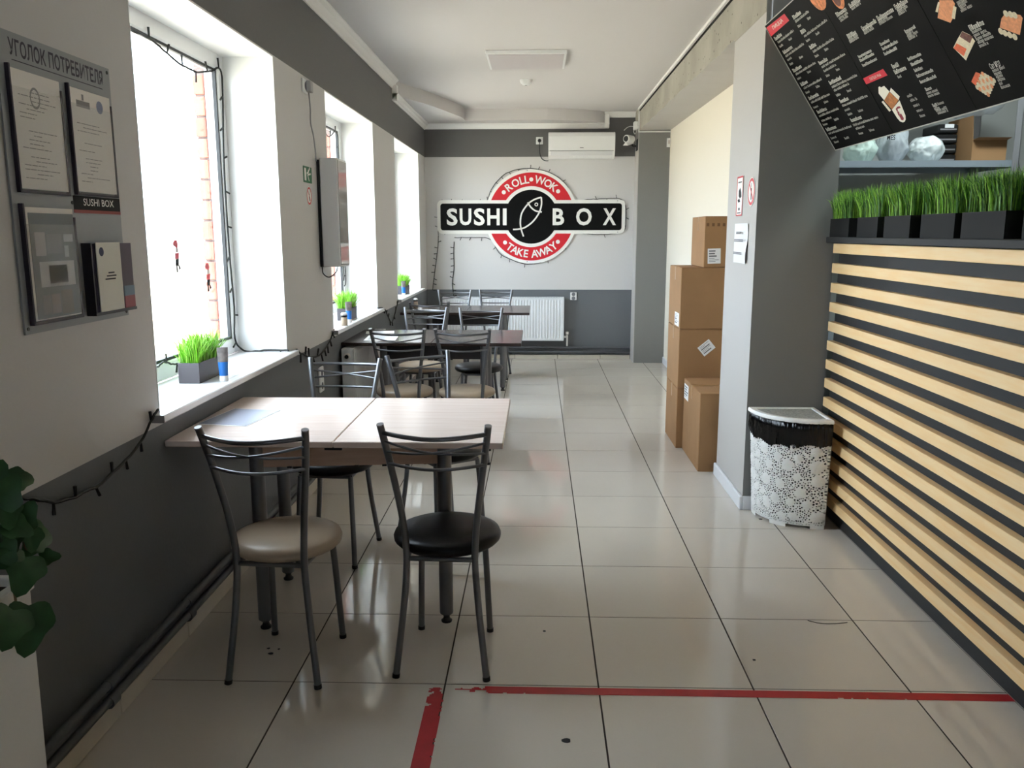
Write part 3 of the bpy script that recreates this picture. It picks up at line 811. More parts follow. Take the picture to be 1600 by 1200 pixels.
for body, x0, x1 in (('S', 152, 220), ('U', 233, 306), ('S', 322, 390), ('H', 405, 483), ('I', 503, 526), ('B', 814, 886), ('O', 960, 1058), ('X', 1128, 1210)):
    a0 = sx(x0, 650)[0]; a1 = sx(x1, 650)[0]
    letter(body, a0, a1, -cap-(.003 if body in 'SO' else 0), cap+(.003 if body in 'SO' else 0), .028 if body != 'I' else .03).build('letter', M_swhite, sg)
def arcletter(body, deg, R, h, bottom=False):
    V, Fc, wd = text2d(body, .022); t = math.radians(deg); m = MB()
    for x, y in V:
        lx, ly = (x-wd/2)*h*.92, (y-.5)*h
        ang = t-PI/2 if not bottom else t+PI/2
        cx, cy = R*math.cos(t), R*math.sin(t)
        m.v.append((cx+lx*math.cos(ang)-ly*math.sin(ang), -.0255, cy+lx*math.sin(ang)+ly*math.cos(ang)))
    m.f = Fc; m.build('letter', M_swhite, sg)
for c, a in (('R', 127.6), ('O', 115.5), ('L', 104.8), ('L', 97.0), ('W', 76.5), ('O', 63.0), ('K', 52.0)): arcletter(c, a, .417, .088)
for c, a in (('T', 234.3), ('A', 243.3), ('K', 253), ('E', 262), ('A', 275.5), ('W', 287), ('A', 298), ('Y', 308)): arcletter(c, a, .417, .088, True)
for a in (138.7, 90, 43, 224, 317.5):
    t = math.radians(a); MB().prism(circle(18, .023, .415*math.cos(t), .415*math.sin(t)), sfn, .0245, .0256).build('dot', M_swhite, sg)
def stroke(pts, wd, d=.0285):
    P = [Vector((*sx(*p), 0)) for p in pts]; P = smooth_path(P, 6); m = MB(); L, Rr = [], []
    for i, p in enumerate(P):
        t = (P[min(i+1, len(P)-1)]-P[max(i-1, 0)]).normalized(); nn = Vector((-t.y, t.x, 0))*wd
        L.append(p+nn); Rr.append(p-nn)
    for i in range(len(P)-1):
        m.poly([(L[i].x, -d, L[i].y), (L[i+1].x, -d, L[i+1].y), (Rr[i+1].x, -d, Rr[i+1].y), (Rr[i].x, -d, Rr[i].y)])
    return m
fm = MB()
for pts in ([(632, 758), (618, 715), (612, 668), (622, 610), (660, 555), (700, 527), (743, 513)], [(743, 513), (744, 560), (728, 612), (690, 665), (640, 702), (600, 712), (566, 714)], [(658, 545), (678, 575), (708, 598), (746, 605)]):
    s_ = stroke(pts, .0085); n = len(fm.v); fm.v += s_.v; fm.f += [[n+i for i in f] for f in s_.f]
fm.build('fish_outline', M_swhite, sg)
ex, ey = sx(712, 558)
ei = MB()
for i in range(16):
    a, b = 2*PI*i/16, 2*PI*(i+1)/16
    ei.poly([(ex+.021*math.cos(a), -.0285, ey+.021*math.sin(a)), (ex+.021*math.cos(b), -.0285, ey+.021*math.sin(b)), (ex+.011*math.cos(b), -.0285, ey+.011*math.sin(b)), (ex+.011*math.cos(a), -.0285, ey+.011*math.sin(a))])
ei.build('fish_eye', M_swhite, sg)
for px, py in ((140, 745), (655, 345), (1220, 535), (1220, 730), (655, 915)):
    a, b = sx(px, py); MB().prism(circle(8, .006, a, b), sfn, .022, .024).build('screw', M_gmetal, sg)

# ---- garlands
def garland(label, pts, r=.004, step=.075, bl=.03, seed=1, group='dark string light garlands'):
    nrm_ = Vector((0, 1, 0)) if abs(Vector(pts[0]).y-BY) < .2 else Vector((1, 0, 0))
    pts = smooth_path(pts, 5); o = pts[0].copy(); bl *= 1.25
    fine = [pts[0]]
    for p in pts[1:]:
        k = max(1, int((p-fine[-1]).length/.03)); q0 = fine[-1]
        fine += [q0+(p-q0)*(i/k) for i in range(1, k+1)]
    pts = fine; rnd = random.Random(seed)
    t = thing('string_lights', label, 'string lights', o, 0, group)
    wob = []
    for i, p in enumerate(pts): wob.append(p-o+Vector((0, 0, rnd.uniform(-.003, .003))) if 0 < i < len(pts)-1 else p-o)
    MB().tube(wob, r, 6).build('cable', M_garl, t, 60)
    b = MB(); acc = 0
    for i in range(1, len(pts)):
        acc += (pts[i]-pts[i-1]).length
        if acc > step:
            acc = 0; d2 = (pts[i]-pts[i-1]).normalized(); d = d2.cross(nrm_).normalized()*rnd.choice([-1, 1])+d2*rnd.uniform(-.5, .7)+nrm_*rnd.uniform(-.05, .1)*(-1 if nrm_.y else 1)
            p = wob[i]; d.normalize(); b.tube([p, p+d*bl*.55, p+d*bl], [r*.8, r*1.0, r*1.15], 5)
    if b.v: stuff(b.build('bulbs', M_garl, t))
    return t
gx = WX+.012
def gW(px, py, X=gx): return onX(px, py, X)
garland('dark string lights sagging on the wall between the ivy and a window sill', [gW(-30, 750), gW(10, 766), gW(40, 778), gW(95, 783), gW(150, 760), gW(190, 725), gW(220, 690), gW(236, 657), gW(247, 640)], .0045, .085, .026, 1)
garland('dark string lights drooping between the sills over the beech table and the radiator', [gW(463, 546), gW(472, 553), gW(486, 558), gW(502, 553), gW(514, 535), gW(522, 515)], .005, .06, .04, 2)
garland('dark string lights drooping in a V below the two sills nearest the sign wall', [gW(590, 481), gW(600, 482), gW(606, 494), gW(612, 504), gW(617, 490), gW(622, 470)], .005, .08, .03, 3)
fx = -1.522
garland('dark string lights around the frame of the window above the beech table', [onX(206, 48, fx), onX(228, 57, fx), onX(255, 78, fx), onX(285, 102, fx), onX(306, 112, fx), onX(328, 112, fx), onX(344, 108, fx), onX(348, 150, fx), onX(350, 260, fx), onX(358, 390, fx), onX(366, 480, fx), onX(367, 528, fx), (-1.50, 4.19, .862), (-1.40, 4.20, .861), (-1.27, 4.195, .861)], .0045, .13, .035, 4)
garland('dark string lights lying along the bottom of the window frame behind the grass box', [onX(246, 573, -1.50), onX(258, 566, -1.50), onX(270, 569, -1.50), onX(290, 566, -1.50), onX(320, 550, -1.50)], .004, .08, .03, 14)
garland('dark string lights in the corner of the window behind the grey wall box', [onX(508, 207, fx), onX(514, 214, fx), onX(526, 206, fx), onX(529, 240, fx), onX(532, 330, fx), onX(540, 430, fx), onX(538, 447, fx)], .004, .12, .03, 5)
sy = BY-.012
def gS(px, py): return onY(660+px/4, 180+py/4, sy)
go = [gS(100, 750), gS(97, 700), gS(96, 600), gS(115, 552), gS(200, 546), gS(300, 544), gS(398, 540), gS(425, 475), gS(470, 410), gS(540, 355), gS(650, 333), gS(770, 350), gS(850, 390), gS(910, 450), gS(940, 530), gS(1030, 527), gS(1130, 523), gS(1230, 522), gS(1268, 560), gS(1272, 640), gS(1262, 720), gS(1190, 742), gS(1090, 746), gS(935, 745), gS(880, 830), gS(800, 895), gS(720, 925), gS(640, 930), gS(560, 905), gS(480, 860), gS(425, 775), gS(330, 765), gS(200, 765)]
garland('thin dark string lights following the outline of the round wall sign', go, .0035, .085, .03, 6)
garland('dark string lights hanging from the sign corner down to the wainscot by the window', [gS(100, 752), gS(96, 830), gS(85, 920), gS(72, 1020), gS(64, 1092)], .0045, .06, .03, 7)
garland('dark string lights hanging straight from under the sign behind the chairs', [gS(198, 790), gS(195, 860), gS(197, 960), gS(186, 1050), gS(195, 1120), gS(200, 1170)], .0045, .06, .03, 8)

# ---- air conditioner
ac = thing('air_conditioner', 'white split air conditioner high on the end wall', 'air conditioner', (.478, BY, 2.27))
P = [(0, .0), (-.12, .0), (-.175, .03), (-.20, .075), (-.205, .23), (-.19, .265), (-.165, .277), (0, .277)]
m = MB(); m.prism(P, lambda a, b, d: (d, a, b), -.366, .366); m.build('body', M_plastic, ac, 25)
m = MB(); m.hull([(-.34, -.178, .028), (.34, -.178, .028), (-.34, -.203, .070), (.34, -.203, .070), (-.34, -.170, .03), (.34, -.170, .03), (-.34, -.19, .075), (.34, -.19, .075)]); fo = m.build('air_flap', mat('ac_flap', S(214, 214, 214), .35), ac)
MB().box(-.35, .35, -.2062, -.2045, .073, .076).build('panel_seam', M_ink, ac)
MB().box(-.02, .02, -.2066, -.2056, .104, .111).build('logo_badge', M_ink, ac)
def socket(label, loc, rz, plug=False, w_=.08, h_=.08, holes=1):
    t = thing('wall_socket', label, 'socket', loc, rz, 'white wall sockets')
    MB().bbox(-w_/2, w_/2, -.012, 0, -h_/2, h_/2, .004).build('cover_plate', M_plastic, t)
    for k in range(holes):
        cz = (k-(holes-1)/2)*h_/holes
        m = MB(); m.lathe([(.021, .012), (.021, .0125), (.014, .0126)], (0, 0, 0), 16); m.v = [(x, -z, y+cz) for x, y, z in m.v]; m.build('socket_well', M_ink, t)
    return t
s1 = socket('white socket with black plug beside the air conditioner', (.014, BY, 2.474), 0)
m = MB(); m.lathe([(.018, .0125), (.018, .035), (.012, .042)], (0, 0, 0), 14); m.v = [(x, -z, y) for x, y, z in m.v]; m.build('plug', M_black, s1, 40)
MB().tube(smooth_path([Vector(p)+Vector((.014-.478, -.04, 2.46-2.27)) for p in [(0, 0, .005), (-.002, .01, -.05), (.005, .02, -.13), (.03, .025, -.185), (.07, .025, -.205), (.10, .03, -.205)]], 5), .0045, 8).build('power_cord', M_black, ac, 60)
socket('white socket on the dark band of the end wall right of the radiator', (.416, BY, .733), 0, holes=2, w_=.075, h_=.09)
socket('tall white double socket low on the window wall beside the radiator', (WX, 4.836, .60), PI/2, holes=2, w_=.085, h_=.15)
s4 = socket('white socket high on the window wall with a cable hanging from it', (WX, 4.745, 2.245), PI/2, w_=.09, h_=.075)
m = MB(); m.bbox(.0, .05, -.04, -.0125, -.03, .03, .004); m.build('adapter', mat('adapter_grey', S(176, 176, 176), .5), s4)
cb = thing('power_cable', 'thin grey cable hanging down the wall above the grey wall box', 'cord', (WX+.02, 4.77, 2.215))
MB().tube(smooth_path([(0, 0, .01), (0, .02, -.08), (0, .015, -.16), (0, .06, -.22), (0, .09, -.30), (0, .10, -.36)], 5), .004, 6).build('cable_run', M_gmetal, cb, 60)

# ---- grey wall box over window edge
wb = thing('wall_box', 'flat grey metal box with glossy front overlapping the window edge', 'box', (WX+.002, 4.945, 1.256))
MB().bbox(.015, .118, 0, .235, 0, .626, .004).build('casing', mat('box_casing', S(222, 222, 222), .5), wb)
MB().box(.118, .1215, .012, .223, .012, .614).build('glossy_front', M_glossbox, wb)
MB().box(-.001, .015, -.004, .03, .0, .615).build('mounting_strip', M_black, wb)
m = MB(); m.tube(smooth_path([(.012, -.008, .30), (.010, -.012, .1), (.012, -.012, .0), (.02, -.02, -.04), (.05, .0, -.06), (.08, .05, -.03), (.085, .06, .002)], 5), .0035, 6); m.build('loose_cable', M_black, wb, 60)
m = MB(); m.tube(smooth_path([(.10, .15, .002), (.10, .16, -.05), (.095, .17, -.09)], 4), .003, 6); m.build('loose_cable', M_black, wb, 60)

# ---- flat signs
def plate(name, label, cat, org, ua, va, na, poly, m, th=.002):
    o = thing(name, label, cat, org); U, V_, Nn = Vector(ua), Vector(va), Vector(na)
    fn = lambda a, b, d=0: tuple(U*a+V_*b+Nn*d)
    MB().prism(poly, lambda a, b, d: fn(a, b, d), .0003, th).build('sheet', m, o)
    return o, fn
def flat(parent, fn, poly, d, m, nm='print'):
    return MB().poly([fn(a, b, d) for a, b in poly]).build(nm, m, parent)
M_green = mat('exit_green', S(30, 104, 66), .5)
UL = (0, 1, 0); VL = (0, 0, 1); NL = (1, 0, 0)
o, fn = plate('exit_sign', 'green exit sign with running figure on the window wall', 'sign', (WX, 4.745, 1.773), UL, VL, NL, rrect(-.085, .085, -.044, .044, .004, 2), M_green)
flat(o, fn, rrect(-.07, -.035, -.034, .034, .002, 2), .003, M_swhite)
flat(o, fn, [(-.02, .0), (.02, .012), (.03, .03), (.012, .03), (.0, .016), (-.02, .012)], .003, M_swhite); flat(o, fn, [(.0, -.005), (.06, .003), (.06, .012), (.0, .006)], .003, M_swhite); flat(o, fn, [(.0, .0), (.03, -.034), (.018, -.034), (-.012, -.002)], .003, M_swhite)
flat(o, fn, circle(10, .009, .036, .034), .0031, M_swhite)
def nosmoke(label, org, U, V_, N_, R):
    o, fn = plate('no_smoking_sign', label, 'sign', org, U, V_, N_, circle(28, R), M_swhite)
    rg = MB()
    for i in range(28):
        a, b = 2*PI*i/28, 2*PI*(i+1)/28
        rg.poly([fn(q*R*math.cos(t), q*R*math.sin(t), .0026) for q, t in ((.94, a), (.94, b), (.74, b), (.74, a))])
    c45 = .7071
    rg.poly([fn(R*(.8*s1-.07*s2)*c45, R*(-.8*s1-.07*s2)*c45, .0028) for s1, s2 in ((-1, -1), (1, -1), (1, 1), (-1, 1))])
    rg.build('red_ring', M_red, o)
    flat(o, fn, [(-.1*R, -.55*R), (.1*R, -.55*R), (.1*R, .25*R), (-.1*R, .25*R)], .0024, M_inkd); flat(o, fn, [(-.06*R, .3*R), (.04*R, .3*R), (.1*R, .6*R), (.0, .6*R)], .0024, M_ink)
nosmoke('small round no smoking sign under the green exit sign', (WX, 4.757, 1.658), UL, VL, NL, .052)
UP = (0, -1, 0); NP = (-1, 0, 0)
nosmoke('round no smoking sign on the grey pillar', (1.0935, 4.415, 1.66), UP, VL, NP, .073)
o, fn = plate('warning_notice', 'white notice with red frame and dark picture on the pillar', 'sign', (1.0935, 4.665, 1.648), UP, VL, NP, [(-.067, -.105), (.067, -.105), (.067, .105), (-.067, .105)], M_swhite)
rg = MB()
for (a0, a1, b0, b1) in ((-.067, -.055, -.105, .105), (.058, .067, -.105, .105), (-.055, .058, .096, .105), (-.055, .058, -.105, -.098)): rg.poly([fn(a0, b0, .0026), fn(a1, b0, .0026), fn(a1, b1, .0026), fn(a0, b1, .0026)])
rg.build('red_border', M_red, o)
flat(o, fn, [(-.02, .03), (.01, .045), (.035, .02), (.045, -.005), (.01, -.012), (-.02, .0)], .0026, M_inkd); flat(o, fn, [(-.04, -.02), (.0, -.012), (.02, -.03), (-.02, -.034)], .0027, M_inkd)
flat(o, fn, [(-.04, .07), (.04, .07), (.04, .077), (-.04, .077)], .0026, M_ink); flat(o, fn, [(-.02, -.075), (.02, -.075), (.02, -.062), (-.02, -.062)], .0026, M_ink); flat(o, fn, [(-.04, -.092), (.04, -.092), (.04, -.086), (-.04, -.086)], .0026, M_ink)
o = thing('paper_notice', 'white printed paper sheet taped to the grey pillar', 'paper', (1.0935, 4.593, 1.396))
pg = MB(); nn = 8
for i in range(nn+1):
    for j in range(nn+1):
        a, b = -.15+.30*i/nn, -.104+.21*j/nn
        pg.v.append((-.002-.010*max(0, (i/nn-.6))*(1-j/nn)*2-.004*math.sin(j*.9)*(i/nn), -a, b))
for i in range(nn):
    for j in range(nn): k = i*(nn+1)+j; pg.f.append([k, k+1, k+nn+2, k+nn+1])
pg.build('sheet', M_paper, o, 60)
tx = MB()
for b, l0, l1 in ((.058, -.05, .05), (.051, -.05, .05), (.018, -.09, .11), (.010, -.09, .11), (-.05, -.1, .09), (-.057, -.1, .09)):
    tx.poly([(-.0165, -l0, b), (-.0165, -l1, b), (-.0165, -l1, b+.0045), (-.0165, -l0, b+.0045)])
tx.build('print', M_ink, o)

# ---- customer information board on the near left wall
ib = thing('information_board', 'grey customer information board with paper pockets on the window wall', 'notice board', (WX, 2.30, 1.565))
bfn = lambda a, b, d: (d, a, b)          # a along +y, b up, d off the wall
def iR(px, py): p = onX(px, py, WX+.006); return (p.y-2.30, p.z-1.565)
M_ibg = mat('info_board_grey', S(150, 153, 156), .35)
MB().prism([(-.262, -.364), (.272, -.364), (.272, .368), (-.262, .368)], bfn, .001, .006).build('board_panel', M_ibg, ib)
M_txtd = mat('info_text', S(52, 46, 60), .6)
m = MB(); put_text(m, 'УГОЛОК ПОТРЕБИТЕЛЯ', lambda a, b: (.0066, a, b), -.214, .230, .313, .354, .022, 1.02); m.build('lettering', M_txtd, ib)
MB().box(.006, .0068, -.205, .225, .302, .304).build('rule_line', M_txtd, ib)
M_acr = film_mat('acrylic_pocket', S(220, 224, 224), .12, .05)
M_docp = mat('document_paper', S(246, 240, 232), .7)
def pocket(a0, a1, b0, b1, depth, paper_top, seed, coloured=False):
    p = MB(); e = .012
    p.box(.006, .006+depth, a0, a0+.006, b0, b1); p.box(.006, .006+depth, a1-.006, a1, b0, b1-.03); p.box(.006, .006+depth, a0+.006, a1-.006, b0, b0+.008)
    pk = p.build('pocket', mat('pocket_edge', S(46, 38, 52), .5), ib)
    MB().box(.006+depth, .0075+depth, a0+.004, a1-.004, b0+.004, b1-.05).build('clear_front', M_acr, pk)
    return pk
def doc(parent, a0, a1, b0, b1, d, m=M_docp): return MB().box(d, d+.001, a0, a1, b0, b1).build('document', m, parent)
def lines(parent, a0, a1, b0, b1, d, seed, dens=.012, m=M_ink):
    rnd = random.Random(seed); q = MB(); b = b1
    while b > b0:
        if rnd.random() < .8:
            x = a0+rnd.choice([0, 0, .03, .05]); xe = x+rnd.uniform(.3, .95)*(a1-x)
            while x < xe:
                wl_ = rnd.uniform(.008, .03); q.box(d, d+.0003, x, min(x+wl_, xe), b-.0022, b); x += wl_+.004
        b -= dens
    q.build('print', m, parent)
M_faint = mat('print_faint', S(150, 146, 142), .8)
pk = pocket(-.237, -.012, -.013, .29, .010, 0, 1); doc(pk, -.228, -.018, -.003, .282, .012); lines(pk, -.205, -.04, .02, .235, .0132, 21, .0105, M_faint)
rg = MB()
for i in range(20):
    a, b = 2*PI*i/20, 2*PI*(i+1)/20
    rg.poly([(.0135, -.135+q*math.cos(t), .222+q*math.sin(t)*1.2) for q, t in ((.022, a), (.022, b), (.017, b), (.017, a))])
rg.build('stamp', M_faint, pk)
pk = pocket(.022, .252, -.008, .288, .010, 0, 2); doc(pk, .03, .246, .002, .280, .012); lines(pk, .055, .225, .03, .20, .0132, 22, .0105, M_faint)
m = MB(); m.box(.0132, .0135, .06, .13, .232, .25); m.box(.0132, .0135, .09, .10, .252, .268); m.build('letterhead', M_faint, pk)
MB().prism(circle(16, .018, .185, .245), bfn, .0132, .0135).build('stamp', mat('stamp_blue', S(140, 146, 170), .8), pk)
MB().prism([(.012, -.048), (.270, -.048), (.270, -.010), (.012, -.010)], bfn, .006, .0072).build('logo_strip', M_sblack, ib)
m = MB(); put_text(m, 'SUSHI BOX', lambda a, b: (.0076, a, b), .062, .232, -.036, -.016, .008); m.build('lettering', M_swhite, ib)
MB().box(.0060, .0074, .012, .270, -.057, -.048).build('red_strip', mat('muted_red', S(150, 58, 54), .5), ib)
pk = pocket(-.240, -.006, -.343, -.040, .012, 0, 3); doc(pk, -.226, -.012, -.333, -.048, .0135, M_docp)
MB().box(.0147, .0155, -.218, -.014, -.330, -.062).build('magazine_cover', mat('mag_cover', S(96, 102, 104), .35), pk)
for (a0, a1, b0, b1, c) in ((-.20, -.155, -.17, -.11, S(170, 164, 160)), (-.15, -.08, -.165, -.115, S(120, 124, 124)), (-.07, -.025, -.135, -.115, S(190, 194, 196)), (-.07, -.05, -.175, -.145, S(178, 184, 186)),
                            (-.190, -.030, -.250, -.185, S(200, 200, 200)), (-.15, -.065, -.242, -.195, S(130, 130, 130)), (-.19, -.155, -.32, -.27, S(124, 120, 118)), (-.150, -.11, -.32, -.27, S(150, 140, 136)), (-.105, -.05, -.325, -.262, S(112, 100, 86))):
    MB().box(.0156, .0158, a0, a1, b0, b1).build('cover_picture', mat('mag_%d' % int(a0*-1000+b0*-7000), c, .4), pk)
pk = MB().box(.006, .034, .030, .036, -.345, -.14).box(.006, .034, .036, .272, -.345, -.337).build('leaflet_holder', mat('holder_dark', S(34, 32, 40), .4), ib)
MB().box(.008, .030, .05, .268, -.336, -.142).build('brochure_back', mat('brochure_navy', S(38, 34, 62), .4), pk)
MB().box(.030, .0315, .185, .268, -.336, -.142).build('brochure_purple', mat('brochure_purple', S(58, 30, 56), .4), pk)
MB().box(.0315, .033, .205, .268, -.336, -.30).build('brochure_red', mat('brochure_red', S(150, 70, 78), .4), pk)
MB().box(.0315, .033, .205, .268, -.30, -.27).build('brochure_blue', mat('brochure_blue', S(110, 130, 150), .4), pk)
wb_ = MB().box(.0315, .034, .058, .195, -.336, -.139).build('white_brochure', mat('brochure_white', S(214, 210, 196), .35), pk)
MB().prism(circle(14, .013, .085, -.165), bfn, .034, .0343).build('emblem', mat('emblem_navy', S(40, 42, 70), .5), pk)
m = MB()
for (a0, a1, b) in ((.115, .15, -.228), (.105, .16, -.237), (.095, .155, -.246)): m.box(.034, .0343, a0, a1, b, b+.004)
m.build('print', M_inkd, pk)
for a, b in ((.258, .355), (.005, -.03), (-.25, -.35), (.258, -.352)): MB().prism(circle(8, .005, a, b), bfn, .006, .008).build('screw', M_black, ib)

# ---- menu board (tilted, its top fixed near the pillar corner)
MP0 = Vector((1.089, 4.298, 2.432)); MP1 = Vector((1.463, 4.298, 1.855))
mv = (MP1-MP0).normalized(); MH = (MP1-MP0).length; mu = Vector((0, -1, 0)); mn = mu.cross(mv).normalized()
if mn.x > 0: mn = -mn
mbd = thing('menu_board', 'large black printed menu board tilted above the counter', 'menu board', MP0)
def mfn(u, v_, d=0): return mu*u+mv*v_+mn*d
def mpx(x, y):
    d = ray(x, y); t = (MP0-CAM).dot(mn)/d.dot(mn); p = CAM+d*t-MP0; return (p.dot(mu), p.dot(mv))
us = [0, .5*(mpx(1387, 192)[0]+mpx(1322, 75)[0]), .5*(mpx(1445, 22)[0]+mpx(1502, 125)[0])]
us.append(us[2]+(us[2]-us[1])); us.append(us[3]+(us[2]-us[1]))
M_menu = mat('menu_black', S(18, 17, 17), .6, spec=.1)
M_mwhite = mat('menu_print_white', S(222, 220, 210), .6); M_mgrey = mat('menu_print_grey', S(196, 193, 184), .6)
M_mred = mat('menu_red', S(214, 40, 58), .5); M_edge = mat('board_edge', S(190, 188, 180), .5)
panels = []
for i in range(len(us)-1):
    g = .0015
    P = [(us[i]+g, 0), (us[i+1]-g, 0), (us[i+1]-g, MH), (us[i]+g, MH)]
    m = MB(); n = 4; m.v = [tuple(mfn(a, b, 0)) for a, b in P]+[tuple(mfn(a, b, -.006)) for a, b in P]
    m.f = [[0, 1, 2, 3], [7, 6, 5, 4]]+[[k, (k+1) % 4, 4+(k+1) % 4, 4+k] for k in range(4)]
    panels.append(m.build('menu_panel', M_menu, mbd))
fr_ = MB()
for (a0, a1, b0, b1) in ((-.004, 0, -.004, MH+.004), (0, us[-1], -.004, 0), (0, us[-1], MH, MH+.004)):
    P = [(a0, b0), (a1, b0), (a1, b1), (a0, b1)]; n0 = len(fr_.v)
    fr_.v += [tuple(mfn(a, b, .001)) for a, b in P]+[tuple(mfn(a, b, -.012)) for a, b in P]
    fr_.f += [[n0+k for k in q] for q in ([0, 1, 2, 3], [7, 6, 5, 4], [0, 1, 5, 4], [1, 2, 6, 5], [2, 3, 7, 6], [3, 0, 4, 7])]
fr_.build('board_edging', M_edge, mbd)
rails = MB()
for uu in (.05, us[1], us[2], us[-1]-.05):
    p = mfn(uu, .02, -.006); rails.tube([p, p+Vector((.0, 0, CZ-MP0.z-p.z))], .004, 6)
    p = mfn(uu, MH-.03, -.006); rails.tube([p, p+Vector((.0, 0, CZ-MP0.z-p.z))], .003, 6)
rails.build('hanging_wire', M_gmetal, mbd)
tw, tg = MB(), MB(); rm = random.Random(77)
def word_line(mb, x0, y0, x1, y1, h, d=.0008, cap=False):
    """one line of print, split into word and letter blocks along the board"""
    u0, v0 = mpx(x0, y0); u1, v1 = mpx(x1, y1); vm = (v0+v1)/2
    if u1 < u0: u0, u1 = u1, u0
    u = u0; first = True
    while u < u1-.002:
        wl_ = min(rm.uniform(.03, .07), u1-u) if not cap else u1-u
        k = u
        while k < u+wl_-.001:
            lw = h*rm.uniform(.38, .62); hh = h*(1.0 if (first and cap) else rm.choice([.66, .66, .7, .92])); st = h*.17
            e = min(k+lw, u+wl_)
            base = vm+h*.5
            def R_(a0, a1, b0, b1): mb.poly([mfn(a0, b0, d), mfn(a1, b0, d), mfn(a1, b1, d), mfn(a0, b1, d)])
            R_(k, min(k+st*1.1, e), base-hh, base)
            kind = rm.randrange(3)
            if kind != 1: R_(k, e, base-st, base)
            if kind != 0: R_(k, e, base-hh, base-hh+st)
            R_(max(e-st*1.1, k), e, base-hh, base)
            k += lw+h*.16; first = False
        u += wl_+h*.45
c1 = lambda x, y: (1120+x/8, y/8)
c7 = lambda x, y: (1200+x/4, y/4)
c3 = lambda x, y: (1460+x/11.43, y/11.43)
cb_ = lambda x, y: (1500+x/16, 80+y/16)
def add(cf, kind, L):
    for (a, b, c, d) in L:
        p0, p1 = cf(a, b), cf(c, d)
        if kind == 'T': word_line(tw, *p0, *p1, .019, cap=True)
        elif kind == 'M': word_line(tw, *p0, *p1, .0135, cap=True)
        elif kind == 'D': word_line(tg, *p0, *p1, .0125)
        elif kind == 'P': word_line(tg, *p0, *p1, .012, cap=True)
add(c1, 'T', [(720, 480, 810, 430), (825, 645, 945, 590), (950, 880, 1060, 825), (1050, 1055, 1130, 1015), (950, 215, 1050, 150), (1050, 400, 1110, 370), (1160, 590, 1240, 550), (1275, 785, 1380, 735)])
add(c1, 'D', [(760, 525, 960, 380), (855, 695, 1090, 550), (880, 745, 935, 720), (985, 925, 1235, 780), (1085, 1100, 1310, 985), (980, 265, 1155, 135), (1090, 450, 1375, 245), (1200, 640, 1465, 480), (1310, 835, 1600, 670), (1335, 885, 1490, 805)])
add(c1, 'P', [(895, 490, 940, 478), (780, 575, 830, 563), (1030, 720, 1075, 705), (910, 800, 955, 788), (1130, 900, 1175, 888), (1005, 980, 1055, 968), (1240, 1085, 1285, 1070), (1110, 1155, 1160, 1143), (1130, 230, 1175, 215), (1010, 325, 1055, 313), (1235, 420, 1285, 405), (1115, 505, 1165, 492), (1345, 620, 1395, 606), (1225, 700, 1275, 687), (1490, 870, 1535, 858), (1365, 945, 1410, 933)])
add(c7, 'T', [(255, 615, 315, 585), (308, 700, 365, 675), (365, 810, 425, 790), (385, 520, 455, 480), (450, 635, 500, 610), (520, 755, 580, 725), (425, 90, 490, 55), (505, 30, 575, 0), (495, 225, 550, 200), (585, 175, 675, 130), (680, 110, 785, 60), (790, 40, 870, 2), (775, 415, 815, 400), (790, 450, 860, 420)])
add(c7, 'D', [(270, 640, 385, 585), (320, 725, 440, 675), (335, 755, 395, 730), (380, 835, 520, 785), (395, 865, 425, 852), (400, 545, 555, 465), (412, 565, 505, 520), (465, 660, 620, 595), (480, 690, 510, 675), (535, 785, 685, 725), (550, 805, 600, 785),
              (440, 110, 500, 80), (450, 125, 500, 100), (520, 50, 580, 20), (505, 245, 560, 215), (510, 260, 565, 230), (595, 190, 650, 160), (600, 205, 665, 170), (690, 130, 745, 100), (695, 145, 780, 100), (805, 55, 860, 30), (810, 70, 870, 35), (815, 85, 865, 60),
              (865, 210, 905, 192), (870, 225, 935, 195), (878, 240, 930, 217), (990, 580, 1060, 560), (1000, 600, 1070, 577), (1060, 650, 1100, 632), (1040, 680, 1070, 668), (1050, 692, 1120, 667), (1060, 705, 1125, 687), (870, 600, 900, 590), (890, 628, 930, 613), (910, 662, 945, 647), (930, 693, 965, 680), (950, 725, 980, 715)])
add(c7, 'P', [(350, 640, 375, 630), (285, 672, 312, 660), (415, 750, 440, 738), (345, 780, 370, 770), (480, 866, 505, 855), (415, 890, 440, 880), (495, 570, 520, 558), (428, 597, 452, 585), (565, 695, 592, 683), (500, 717, 525, 705), (635, 817, 662, 805), (568, 837, 592, 825), (812, 482, 832, 472)])
add(c7, 'M', [(855, 195, 920, 165), (700, 275, 760, 248), (715, 305, 810, 255), (725, 335, 805, 300), (565, 355, 645, 312), (575, 380, 660, 330), (590, 408, 680, 365), (875, 370, 955, 335), (895, 405, 965, 370), (915, 440, 965, 420), (930, 475, 1030, 435), (950, 510, 1050, 475), (985, 560, 1020, 545), (1030, 660, 1055, 650)])
add(c3, 'T', [(620, 490, 880, 395)])
add(c3, 'D', [(670, 565, 850, 495), (700, 620, 930, 540), (735, 680, 1005, 590), (770, 745, 1050, 640), (800, 810, 960, 760), (400, 40, 560, -30), (420, 80, 580, 10), (450, 120, 560, 70), (470, 180, 670, 90)])
add(cb_, 'D', [(810, 480, 1110, 385), (855, 560, 1030, 505), (900, 630, 1065, 590), (940, 715, 1130, 660), (980, 800, 1060, 780), (1020, 890, 1260, 830)])
tw.build('menu_headings', M_mwhite, mbd); tg.build('menu_small_print', M_mgrey, mbd)
stuff(mbd.children[-1]); stuff(mbd.children[-2])
def mpoly(cf, pts, m, d=.0007, nm='food_picture'): return MB().poly([mfn(*mpx(*cf(*p)), d) for p in pts]).build(nm, m, mbd)
